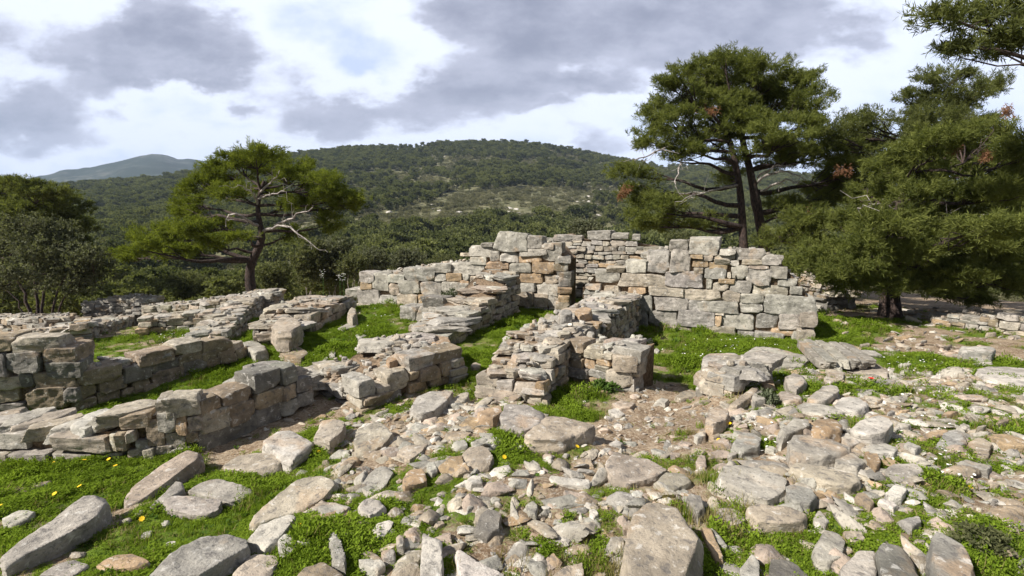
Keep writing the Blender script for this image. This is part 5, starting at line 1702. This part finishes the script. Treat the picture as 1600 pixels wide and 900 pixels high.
def pine(name, label, Y, trunk_px, r0_, r1_, pads, seed, mat=None, ln=.13, dens=1.0, k=16, width=.012, dead=(), deadn=(), depth=1.0, jmin=5, cat='pine tree', extra_trunks=(), clump=.32, group=None, jity=1.0):
    """pads are foliage masses: px, py, half width px, half height px, offset in depth"""
    rng = np.random.default_rng(seed)
    tr = [Pd(px, py, Y + (q[0] if q else 0)) for px, py, *q in trunk_px]
    base = tr[0].copy()
    base[2] = float(ground_z(base[0], base[1])) - .1
    if base[2] < tr[0][2]:
        tr = [base] + tr
    root = tag(empty(name, base), label, cat, group)
    T = resample(tr, 18)
    items = []
    rad = np.linspace(0, 1, 18)
    rr = r0_ + (r1_ - r0_) * rad ** .8
    rr[0] *= 1.5; rr[1] *= 1.15
    V, F = tube(T, rr * (1 + rng.normal(0, .05, 18)), 12)
    items.append((V - base, F, (0, 0, 0)))
    for et in extra_trunks:
        E = resample([Pd(px, py, Y + (q[0] if q else 0)) for px, py, *q in et[0]], 12)
        V, F = tube(E, np.linspace(et[1], et[2], 12), 10)
        items.append((V - base, F, (0, 0, 0)))
    CC, DD = [], []
    for pd in pads:
        px, py, hw, hh = pd[:4]
        off = pd[4] if len(pd) > 4 else rng.normal(0, 1.0) * jity
        yy = Y + off
        c = Pd(px, py, yy)
        ax = hw * yy / FPX; az_ = hh * yy / FPX; ay = ax * .85 * depth
        # limb from the trunk to the mass
        j = np.argmin(np.linalg.norm((T[jmin:] - c) * [1, 1, 1.5], axis=1) + np.maximum(T[jmin:, 2] - c[2], 0) * 2) + jmin
        j = max(jmin - 1, j - 1)
        P = curve(T[j], c - np.array([0, 0, az_ * .3]), -.04, rng, 8, .07)
        l = np.linalg.norm(c - T[j])
        r_b = min(rr[j] * .75, .02 + .022 * l)
        V, F = tube(P, np.linspace(r_b, .012, len(P)), 7)
        items.append((V - base, F, (0, 0, 0)))
        ncl = max(5, int(3.0 * (ax * az_ + ax * ay + ay * az_) / (clump * clump) * .62))
        for _ in range(ncl):
            v = rng.normal(0, 1, 3)
            v /= np.linalg.norm(v)
            q = rng.uniform(.45, 1.05)
            cc = c + v * np.array([ax, ay, az_]) * q
            if rng.random() < .5:
                Pb = curve(P[5], cc, 0.0, rng, 5, .08)
                V, F = tube(Pb, np.linspace(.016, .006, 5), 5)
                items.append((V - base, F, (0, 0, 0)))
            nt = max(3, int(rng.uniform(11, 20) * dens))
            rc = clump * rng.uniform(.55, 1.0)
            pts = rng.normal(0, .5, (nt, 3)) * np.array([rc, rc, rc * .55]) + cc
            outd = v * np.array([1, 1, .7])
            CC.append(pts)
            DD.append(outd + rng.normal(0, .45, (nt, 3)) + np.array([0, 0, .35]))
    V, F, Tt = join_np(items)
    obj('trunk', mesh_np('trunk', V, F, M_BARK), root)
    C = np.concatenate(CC); D = np.concatenate(DD)
    V, F, T_ = needles(C, D, rng, ln, int(k * 1.35), width * 1.25)
    me = mesh_np('crown', V - base, F, mat or M_PINE, np.stack([T_] * 3, -1), smooth=False)
    obj('crown', me, root)
    for path, ra in dead:
        P = resample([Pd(px, py, Y - 1.3 * min(1, i_ / 2)) for i_, (px, py, *q) in enumerate(path)], 9)
        V, F = tube(P + rng.normal(0, .02, P.shape), np.linspace(ra * 1.25, .012, 9), 6)
        its = [(V - base, F, (0, 0, 0))]
        for _ in range(7):
            i = rng.integers(3, 9)
            e = P[i] + rng.normal(0, .25, 3) + (P[-1] - P[0]) * .12
            V, F = tube(curve(P[i], e, 0, rng, 4, .1), np.linspace(.009, .003, 4), 4)
            its.append((V - base, F, (0, 0, 0)))
        V, F, _t = join_np(its)
        tag(obj('dead_branch', mesh_np('dead_branch', V, F, M_DEADW), root), 'bare grey dead branch')
    for px, py, hw, hh, off in deadn:
        c = Pd(px, py, Y + off)
        pts = c + rng.normal(0, .5, (16, 3)) * np.array([hw, hw, hh]) * Y / FPX
        V, F, T_ = needles(pts, rng.normal(0, .4, (16, 3)) + [0, 0, -.8], rng, ln * .9, 12, width * 1.3)
        tag(obj('dead_needles', mesh_np('dead_needles', V - base, F, M_DEADN, np.stack([T_] * 3, -1), smooth=False), root), 'clump of rusty dead needles')
    return root


pine('pine_tree', 'lone pine with bent trunk and bare grey limbs behind the spur wall', 16.5,
     [(395, 470), (390, 440), (389, 415), (398, 397), (411, 380), (413, 366), (405, 350), (401, 325), (405, 300), (413, 283)], .21, .05,
     [(400, 243, 48, 13), (375, 255, 35, 14), (440, 262, 46, 16), (345, 268, 38, 16), (318, 290, 40, 18), (300, 312, 28, 16), (365, 300, 30, 14, -.5), (420, 295, 24, 10, .6), (470, 278, 42, 18), (500, 292, 36, 22), (532, 305, 30, 22), (545, 320, 20, 18), (512, 345, 22, 18), (475, 320, 28, 14, .5), (300, 352, 40, 15), (345, 350, 28, 12), (255, 365, 46, 16), (220, 385, 34, 18), (270, 388, 40, 14), (330, 378, 28, 12), (375, 368, 22, 10), (195, 395, 24, 12), (455, 365, 22, 10, .5), (290, 332, 26, 14), (445, 318, 18, 8, -.4)],
     1, jmin=8, mat=M_PINE_YELLOW, ln=.14, dens=1.25, dead=[([(404, 352), (390, 350), (380, 335), (365, 330), (345, 333), (352, 355)], .045), ([(403, 320), (395, 300), (380, 292), (372, 290)], .03), ([(406, 300), (425, 285), (435, 272)], .03), ([(410, 362), (432, 352), (455, 350), (470, 368), (492, 386)], .045), ([(430, 352), (455, 340), (490, 322)], .035), ([(403, 310), (422, 305), (445, 298)], .025)])

pine('pine_tree', 'slimmer reddish trunk of the pine pair, foliage low over the inner wall', 14.6,
     [(1163, 420), (1162, 390), (1160, 345), (1157, 300), (1152, 265), (1142, 225), (1130, 190)], .15, .06,
     [(980, 268, 30, 14), (1002, 295, 30, 18), (1030, 325, 36, 24), (1008, 345, 28, 14), (1048, 352, 28, 12), (1102, 345, 26, 10), (1140, 275, 24, 12), (1025, 180, 34, 26), (1018, 215, 30, 22), (1065, 195, 42, 28), (1080, 235, 26, 12), (1050, 245, 20, 12), (1070, 150, 42, 26), (1110, 215, 40, 20), (1130, 165, 46, 24), (1000, 320, 24, 18), (1065, 120, 36, 20), (1140, 250, 22, 10)],
     2, jmin=8, ln=.13, dens=1.3, dead=[([(1155, 290), (1100, 300), (1070, 310)], .03), ([(1060, 220), (1020, 240), (990, 252)], .025), ([(1070, 230), (1060, 270), (1055, 290)], .02)], deadn=[(1075, 176, 8, 4, -.8), (978, 297, 8, 7, -.5), (970, 306, 5, 4, -.5)])
pine('pine_tree', 'thicker dark trunk of the pine pair carrying the tall domed crown', 15.0,
     [(1197, 420), (1195, 392), (1187, 345), (1178, 300), (1172, 262), (1160, 225), (1155, 180)], .20, .07,
     [(1150, 98, 50, 18), (1100, 118, 42, 20), (1195, 112, 44, 20), (1235, 140, 40, 22), (1160, 140, 55, 24), (1265, 165, 30, 24), (1210, 165, 50, 26), (1120, 150, 40, 24), (1155, 190, 56, 24), (1225, 200, 48, 26), (1272, 195, 24, 20), (1262, 118, 11, 10), (1190, 225, 40, 18), (1245, 235, 40, 22), (1295, 235, 40, 26), (1215, 250, 30, 14), (1230, 325, 34, 20), (1262, 345, 38, 26), (1235, 372, 40, 18), (1285, 300, 40, 24), (1310, 265, 40, 24), (1300, 340, 36, 24), (1280, 385, 40, 18), (1135, 88, 22, 12)],
     3, jmin=7, ln=.13, dens=1.35, dead=[([(1182, 285), (1215, 265), (1250, 272), (1258, 282)], .035), ([(1190, 300), (1225, 280), (1248, 285)], .03), ([(1185, 275), (1210, 258), (1235, 258)], .025)], deadn=[(1113, 174, 6, 4, -1.2), (1315, 268, 14, 7, -1.2), (1268, 335, 9, 10, -1.2), (1297, 344, 7, 5, -1.2)])
pine('pine_tree', 'big nearest pine with stout dark trunk and drooping boughs at the right', 10.8,
     [(1390, 505), (1391, 470), (1388, 420), (1392, 370), (1405, 320), (1420, 280), (1432, 255)], .22, .03,
     [(1250, 418, 42, 18), (1290, 390, 42, 20), (1330, 420, 44, 22), (1345, 385, 40, 22), (1325, 340, 36, 20), (1385, 310, 42, 24), (1400, 355, 48, 22), (1400, 410, 50, 20), (1440, 440, 50, 18), (1455, 385, 55, 24), (1460, 330, 52, 24), (1520, 300, 55, 26), (1530, 350, 55, 24), (1525, 400, 55, 24), (1585, 330, 50, 28), (1590, 390, 46, 26), (1570, 440, 55, 18), (1500, 460, 48, 14), (1440, 275, 40, 22), (1500, 250, 50, 24), (1560, 255, 50, 26), (1610, 230, 40, 40), (1640, 330, 40, 50), (1640, 420, 40, 40), (1390, 262, 30, 16), (1350, 300, 30, 16), (1300, 440, 30, 12), (1470, 215, 40, 20), (1545, 205, 44, 22), (1420, 335, 40, 22, -1.2), (1440, 300, 40, 22, -1.2), (1480, 360, 50, 22, -1.3), (1560, 300, 50, 24, -1.3), (1560, 370, 50, 26, -1.4), (1420, 390, 46, 20, -1.3), (1370, 350, 36, 20, -1), (1500, 430, 55, 18, -1.2), (1390, 440, 46, 14, -1), (1590, 280, 40, 28, -1), (1355, 378, 34, 18, -1.6), (1380, 345, 30, 16, -1.6), (1430, 245, 30, 18, -1), (1340, 405, 34, 14, -1.5), (1440, 210, 30, 18, -.6)],
     4, M_PINE, jmin=8, ln=.115, dens=1.55, width=.011, k=19, dead=[([(1400, 360), (1450, 358), (1500, 350), (1510, 346)], .03), ([(1440, 345), (1480, 340)], .02), ([(1400, 330), (1370, 318), (1340, 325)], .03)], deadn=[(1490, 235, 4, 4, -1), (1540, 245, 5, 4, -1.4), (1575, 175, 4, 6, -1.2)], jity=1.1)
pine('pine_tree', 'dusky pine behind the nearest one, its thin top against bright sky', 15.5,
     [(1330, 475), (1335, 440), (1360, 380), (1398, 310), (1425, 255), (1440, 210), (1455, 170)], .17, .03,
     [(1480, 118, 42, 13), (1435, 150, 36, 16), (1495, 150, 46, 20), (1545, 135, 34, 16), (1410, 190, 34, 20), (1465, 185, 44, 22), (1520, 185, 40, 22), (1370, 215, 30, 20), (1345, 255, 30, 22), (1400, 240, 36, 20), (1350, 195, 22, 12), (1320, 300, 34, 22), (1330, 180, 14, 10), (1360, 330, 40, 22), (1300, 420, 34, 18), (1380, 430, 40, 16), (1450, 260, 50, 24), (1430, 215, 36, 20, -1), (1420, 250, 36, 20, -1), (1500, 225, 50, 24, -1), (1375, 285, 34, 20, -.8), (1330, 205, 30, 20), (1355, 185, 24, 14), (1300, 205, 26, 18), (1345, 235, 30, 20), (1440, 235, 34, 22, -1.3), (1325, 245, 30, 22), (1380, 240, 30, 20)],
     5, M_PINE_DARK, ln=.13, dens=1.1)
pine('pine_tree', 'pine standing beyond the right edge, one bough hanging into the sky', 8.0,
     [(1850, 520), (1840, 420), (1820, 300), (1790, 150), (1780, 20), (1770, -80)], .2, .08,
     [(1480, 22, 28, 14, -.3), (1520, 30, 36, 18, 0), (1565, 12, 36, 24, .2), (1600, 55, 46, 22, -.2), (1550, 72, 32, 10, .1), (1650, 20, 60, 50, 0), (1495, 72, 20, 8, -.2), (1700, 90, 60, 50, .3), (1780, 0, 80, 60), (1800, 120, 80, 50), (1850, 220, 80, 50), (1720, -60, 80, 50)],
     6, M_PINE_DARK, ln=.13, dens=1.0, jity=.5)
# pines at the left edge, dark behind the olive
pine('pine_tree', 'dark broad pine at the left edge rising behind the grey olive', 24,
     [(60, 480), (58, 430), (60, 370), (62, 320)], .2, .06, [(58, 292, 42, 14), (25, 300, 40, 20), (100, 320, 36, 18), (15, 340, 50, 24), (70, 340, 55, 26), (120, 350, 30, 22), (105, 385, 36, 22), (50, 385, 60, 26), (-40, 340, 50, 40), (-30, 400, 50, 30), (-70, 300, 40, 20)],
     7, M_PINE_DARK, ln=.17, dens=1.0, width=.018, k=14)
pine('pine_tree', 'small pine top peeping over the left edge behind the broad dark one', 34,
     [(0, 450), (2, 380), (4, 330)], .15, .05, [(5, 285, 24, 8), (-15, 300, 30, 14), (15, 310, 30, 14), (-30, 330, 40, 20), (20, 340, 40, 20)],
     8, M_PINE_DARK, ln=.2, dens=.9, width=.022, k=12)


def leafy(name, label, Y, pads, seed, stems=(), mat=None, leaf=.045, dens=1.0, clump=.3, cat='tree', k=10, crown='crown', group=None, base_px=None, drop=False):
    rng = np.random.default_rng(seed)
    bp_ = base_px or (stems[0][0][0] if stems else (pads[0][0], pads[0][1] + pads[0][3]))
    base = Pd(bp_[0], bp_[1], Y)
    base[2] = float(ground_z(base[0], base[1])) - .05
    root = tag(empty(name, base), label, cat, group)
    items = []
    tops = []
    for path, ra, rb in stems:
        P = [Pd(px, py, Y + (q[0] if q else 0)) for px, py, *q in path]
        P[0][2] = float(ground_z(P[0][0], P[0][1])) - .05
        P = resample(P, 10)
        V, F = tube(P + rng.normal(0, .015, P.shape), np.linspace(ra, rb, 10), 7)
        items.append((V - base, F, (0, 0, 0)))
        tops += list(P[5:])
    if not tops:
        tops = [base + np.array([0, 0, .1])]
    tops = np.array(tops)
    CC, DD = [], []
    for pd in pads:
        px, py, hw, hh = pd[:4]
        yy = Y + (pd[4] if len(pd) > 4 else rng.normal(0, .5))
        c = Pd(px, py, yy)
        ax = hw * yy / FPX; az_ = hh * yy / FPX; ay = ax * .9
        j = np.argmin(np.linalg.norm(tops - c, axis=1))
        P = curve(tops[j], c, .02, rng, 6, .06)
        V, F = tube(P, np.linspace(.02, .008, len(P)), 5)
        items.append((V - base, F, (0, 0, 0)))
        ncl = max(8, int(3.0 * (ax * az_ + ax * ay + ay * az_) / (clump * clump)))
        for _ in range(ncl):
            v = rng.normal(0, 1, 3); v /= np.linalg.norm(v)
            cc = c + v * np.array([ax, ay, az_]) * rng.uniform(.5, 1.05)
            if rng.random() < .4:
                V, F = tube(curve(c, cc, 0, rng, 4, .06), np.linspace(.008, .004, 4), 4)
                items.append((V - base, F, (0, 0, 0)))
            nt = max(4, int(rng.uniform(10, 18) * dens))
            CC.append(rng.normal(0, .5, (nt, 3)) * clump * np.array([1, 1, .7]) + cc)
            DD.append(v + rng.normal(0, .6, (nt, 3)) + [0, 0, .3])
    V, F, _t = join_np(items)
    obj('trunk' if stems else 'stem', mesh_np('trunk', V, F, M_BARK if stems else M_DEADW), root)
    V, F, T_ = needles(np.concatenate(CC), np.concatenate(DD), rng, leaf * 1.5, k, leaf * .85, 1.1, leaf * 2.2)
    obj(crown, mesh_np(crown, V - base, F, mat or M_OLIVE, np.stack([T_] * 3, -1), smooth=False), root)
    return root


leafy('olive_tree', 'silvery grey olive tree with several thin stems at the left edge', 14.5,
      [(50, 352, 36, 16), (20, 385, 36, 22), (75, 385, 42, 24), (115, 405, 36, 22), (150, 425, 28, 16), (60, 420, 48, 22), (10, 430, 34, 26), (110, 440, 36, 14), (-30, 400, 30, 40), (-20, 450, 30, 20), (90, 360, 24, 14), (140, 400, 24, 14)], 21,
      [([(50, 495), (42, 465), (25, 435), (15, 405)], .06, .02), ([(60, 495), (66, 460), (80, 430), (90, 400)], .05, .02), ([(75, 495), (85, 460), (105, 430), (118, 410)], .04, .015), ([(45, 495), (30, 470), (5, 450)], .03, .012), ([(85, 492), (95, 465), (125, 445), (148, 430)], .03, .012), ([(58, 495), (55, 440), (50, 390), (50, 360)], .05, .015)], M_OLIVE, .05, 1.1, .3, 'olive tree')
SH = [((520, 392, 30, 24), 25, 'tallest rounded grey green bush left behind the pier wall'), ((482, 402, 22, 26), 24, 'narrow dark bush beside the lone pine'), ((580, 403, 26, 14), 27, 'small domed bush second from the lone pine'), ((637, 403, 26, 13), 29, 'broad low bush close to the pier wall'), ((916, 353, 20, 10), 24, 'round olive green bush peeping over the inner back wall'), ((552, 408, 20, 12), 24, 'dark low bush between two rounded bushes'),
      ((690, 410, 24, 10), 32, 'flat dark bush nearest the pier wall'), ((340, 445, 34, 14), 26, 'spreading green bush left of the lone pine trunk'), ((290, 440, 30, 14), 28, 'wide maquis bush above the link wall'), ((235, 455, 34, 12), 26, 'low maquis bush above the grey heap of wall stones'), ((430, 420, 24, 16), 27, 'bush right of the lone pine trunk'), ((1070, 372, 26, 10), 30, 'low bush between the inner wall and the pine pair'), ((1230, 425, 26, 16), 19, 'dark bush behind the stepped end of the block wall'), ((1300, 455, 34, 14), 20, 'shaded bush under the pines')]
for i, (pd, Y, lab) in enumerate(SH):
    px, py, hw, hh = pd
    leafy('bush', lab, Y, [(px, py, hw, hh, 0), (px - hw * .5, py + hh * .4, hw * .55, hh * .7, -.3), (px + hw * .5, py + hh * .3, hw * .5, hh * .7, .3), (px, py + hh * 1.1, hw * .9, hh * .7, 0)], 60 + i,
          mat=M_SHRUB if i not in (0, 2, 3, 4) else M_OLIVE, leaf=.07, dens=1.0, clump=.36, cat='bush', base_px=(px, py + hh), group='bushes behind the ruin', k=9)
# bare twiggy bush below the olive
rng = np.random.default_rng(77)
b0 = Gp(85, 497)
root = tag(empty('twiggy_bush', b0), 'leafless tangle of pale twigs under the olive tree', 'bush')
its = []
for _ in range(46):
    a = rng.uniform(0, 6.28); l = rng.uniform(.5, 1.1)
    e = np.array([cos(a) * l * rng.uniform(.2, .9), sin(a) * l * .6, l * rng.uniform(.5, 1)])
    P = curve((rng.normal(0, .15), rng.normal(0, .1), -.05), e, .05, rng, 6, .07)
    V, F = tube(P, np.linspace(.010, .003, len(P)), 4)
    its.append((V, F, (0, 0, 0)))
V, F, _t = join_np(its)
obj('twigs', mesh_np('twigs', V, F, M_DEADW), root)
tag(root.children[0], None) if False else None

# plants among the stones
def herb(name, label, px, py, hw, hh, seed, mat, leaf=.03, Y=None, cat='plant', lift=0.0):
    g = Gp(px, py)
    rng = np.random.default_rng(seed)
    s = np.linalg.norm(g - [0, 0, EYE]) / FPX
    base = g + [0, 0, lift]
    root = tag(empty(name, base), label, cat)
    n = int(90 * (hw * hh * s * s) / (leaf * leaf) * .05) + 40
    v = rng.normal(0, 1, (n, 3)); v /= np.linalg.norm(v, axis=1)[:, None]
    C = v * np.array([hw * s, hw * s * .8, hh * s]) * rng.uniform(.3, 1, (n, 1)) + [0, 0, hh * s * .8]
    C = C[C[:, 2] > 0]
    V, F, T_ = needles(C, C * [1, 1, .6] + rng.normal(0, .05, C.shape), rng, leaf * 1.5, 9, leaf * .6, 1.0, leaf)
    obj('leaves', mesh_np('leaves', V, F, mat, np.stack([T_] * 3, -1), smooth=False), root)
    its = []
    for _ in range(9):
        V, F = tube(curve((0, 0, -.03), C[rng.integers(len(C))], .1, rng, 4, .06), np.linspace(.005, .002, 4), 4)
        its.append((V, F, (0, 0, 0)))
    V, F, _t = join_np(its)
    obj('stem', mesh_np('stem', V, F, M_STEM), root)
    return root


M_SAGE = leaf_material('sage_leaves', (0.07, 0.09, 0.05), (0.19, 0.21, 0.14), 0.25)
M_HERB = leaf_material('herb_leaves', (0.05, 0.10, 0.02), (0.14, 0.22, 0.06), 0.3)
herb('sage_bush', 'pale grey green shrub growing against the sloping wall', 706, 486, 18, 20, 81, M_SAGE, .03)
herb('leafy_plant', 'green leafy plant at the foot of the stub wall corner', 945, 612, 22, 10, 82, M_HERB, .03)
herb('leafy_plant', 'grass-like green plant on the broad wall below the white asphodels', 535, 455, 16, 9, 83, M_HERB, .04, lift=.35)
herb('leafy_plant', 'grey leaved thistle plant beside the tilted pinkish slab', 1198, 632, 14, 12, 84, M_SAGE, .03)
herb('leafy_plant', 'dark leafed plant shading the grass below the oval blue grey stone', 1530, 862, 30, 16, 85, M_SHRUB, .016)
for px, py, lab in [(505, 452, 'taller white flowering asphodel stalk on the broad wall'), (531, 450, 'shorter white asphodel stalk right of the taller one'), (537, 450, 'thin white asphodel stalk beside the leafy tuft')]:
    Yq = 11.0
    b0 = Pd(px, py, Yq)
    h = .42 if px < 520 else .3
    root = tag(empty('asphodel', b0), lab, 'flower')
    V, F = tube([(0, 0, -.2), (.01, 0, h * .5), (0, 0, h)], [.006, .005, .003], 5)
    obj('stem', mesh_np('stem', V, F, M_STEM), root)
    its = []
    for _ in range(16):
        V, F = disc((rng.normal(0, .03), rng.normal(0, .03), rng.uniform(.5, 1.05) * h), .02, 10, .5, r0, .3)
        its.append((V, F, (0, 0, 0)))
    V, F, _t = join_np(its)
    obj('blossom', mesh_np('blossom', V, F, M_PETAL, smooth=False), root)

# ------------------------------------------------------------------ the wood on the hillsides
def far_tree(seed, kind):
    r = np.random.default_rng(seed)
    pts, dirs = [], []
    if kind == 'pine':
        H = 1.0
        for _ in range(r.integers(7, 10)):
            c = np.array([r.normal(0, .22), r.normal(0, .22), r.uniform(.45, .95)])
            rr_2 = r.uniform(.14, .24)
            for _ in range(34):
                v = r.normal(0, 1, 3); v /= np.linalg.norm(v)
                pts.append(c + v * rr_2 * np.array([1, 1, .6]) * r.uniform(.6, 1)); dirs.append(v + [0, 0, .3])
        k, ln, wd = 6, .085, .05
    else:
        for _ in range(r.integers(5, 8)):
            c = np.array([r.normal(0, .3), r.normal(0, .3), r.uniform(.1, .4)])
            for _ in range(32):
                v = r.normal(0, 1, 3); v /= np.linalg.norm(v)
                pts.append(c + v * .24 * r.uniform(.6, 1) * np.array([1, 1, .8])); dirs.append(v + [0, 0, .4])
        k, ln, wd = 6, .085, .052
    V, F, T = needles(np.array(pts), np.array(dirs), r, ln, k, wd, .9, .05)
    its = [(V, F, np.stack([T] * 3, -1))]
    me = mesh_np('far_tree', V, F, M_FPINE if kind == 'pine' else M_FSHRUB, np.stack([T] * 3, -1), smooth=False)
    if kind == 'pine':
        pass
    return me


M_FPINE = leaf_material('hill_pines', (0.050, 0.064, 0.026), (0.185, 0.200, 0.080), 0.36, 'inst')
M_FSHRUB = leaf_material('hill_shrubs', (0.085, 0.090, 0.050), (0.26, 0.25, 0.165), 0.36, 'inst')
kinds = [far_tree(i, 'pine') for i in range(5)] + [far_tree(10 + i, 'shrub') for i in range(4)]
M_LIME = plain('limestone', (0.42, 0.40, 0.37), .95, var=.25, bscale=2)
r5 = np.random.default_rng(33)
for i in range(2):
    V, F = rock(7, (1, .8, .45), box_planes(r5, .35, 7, .7, 1.1), 70 + i, .1, .06, 1.6, 9)
    kinds.append(mesh_np('outcrop', V, F, M_LIME))
rng = np.random.default_rng(55)
N = 24000
a = rng.uniform(R(-62), R(62), N)
r = np.sqrt(rng.random(N)) * (RMAX + 40)
k = r > 70
a, r = a[k], r[k]
x, y = r * np.sin(a), r * np.cos(a)
n = len(r)
z = np.where(r > 86, hill_z(r, a), base_z(x, y))
p = np.stack([x / 60, y / 60, 0 * x], -1)
mix_ = fbm(p + 3, 3)
mx = to_px(np.stack([x, y, z], -1))
scrub = np.exp(-((mx[:, 0] - 780) / 190) ** 2 - ((mx[:, 1] - 325) / 34) ** 2)
left = (mx[:, 0] < 330)
ispine = (mix_ + rng.normal(0, .35, n) + .25 - 1.3 * scrub + .25 * left) > 0
idx = np.where(ispine, rng.integers(0, 5, n), rng.integers(5, 9, n))
rockp = .02 + .25 * scrub * (fbm(p * 3 + 9, 2) > .25)
rk = rng.random(n) < rockp
idx = np.where(rk, 9 + rng.integers(0, 2, n), idx)
h = np.where(ispine, rng.uniform(4.0, 9.0, n), rng.uniform(2.2, 4.6, n))
h = np.where(rk, rng.uniform(.8, 2.0, n), h)
wd = h * np.where(ispine, rng.uniform(.8, 1.15, n), rng.uniform(.9, 1.4, n))
k = np.where(r < 130, rng.random(n) < .95, True)
rot = np.stack([0 * x, 0 * x, rng.uniform(0, 6.28, n)], -1)
sc3 = np.stack([wd, wd, h], -1)
instancer('hillside_wood', np.stack([x, y, z - .1 * h], -1)[k], rot[k], sc3[k], idx[k], kinds, 'dark pines and grey green maquis covering the far hillside')
# scrub on the slope just below the ruin
N = 2300
a = rng.uniform(R(-62), R(62), N)
r = np.sqrt(rng.uniform(26 ** 2, 86 ** 2, N))
x, y = r * np.sin(a), r * np.cos(a)
z = base_z(x, y)
isp = rng.random(N) < .35
idx = np.where(isp, rng.integers(0, 5, N), rng.integers(5, 9, N))
h = np.where(isp, rng.uniform(1.8, 4.6, N), rng.uniform(.7, 2.3, N)) * np.clip(r / 60, .5, 1)
wd = h * rng.uniform(.9, 1.4, N)
instancer('slope_scrub', np.stack([x, y, z - .05 * h], -1), np.stack([0 * x, 0 * x, rng.uniform(0, 6.28, N)], -1), np.stack([wd, wd, h], -1), idx, kinds, 'maquis thicket on the slope below the ruin')

# ------------------------------------------------------------------ the air
hb = np.array([(sx * 3300, sy * 3300, z_) for z_ in (-330, 420) for sx, sy in ((-1, -1), (1, -1), (1, 1), (-1, 1))], float)
hF_ = np.array([(3, 2, 1, 0), (4, 5, 6, 7), (0, 1, 5, 4), (1, 2, 6, 5), (2, 3, 7, 6), (3, 0, 4, 7)])
m, t, o = material('haze_air')
v = t.n('ShaderNodeVolumePrincipled')
v.inputs['Color'].default_value = (0.58, 0.74, 1.0, 1)
v.inputs['Density'].default_value = 0.00016
v.inputs['Anisotropy'].default_value = 0.0
t.t.links.new(v.outputs[0], o.inputs['Volume'])
me = mesh_np('haze', hb, hF_, m, smooth=False)
tag(obj('haze', me), 'thin blue haze over the far hills', kind='stuff')
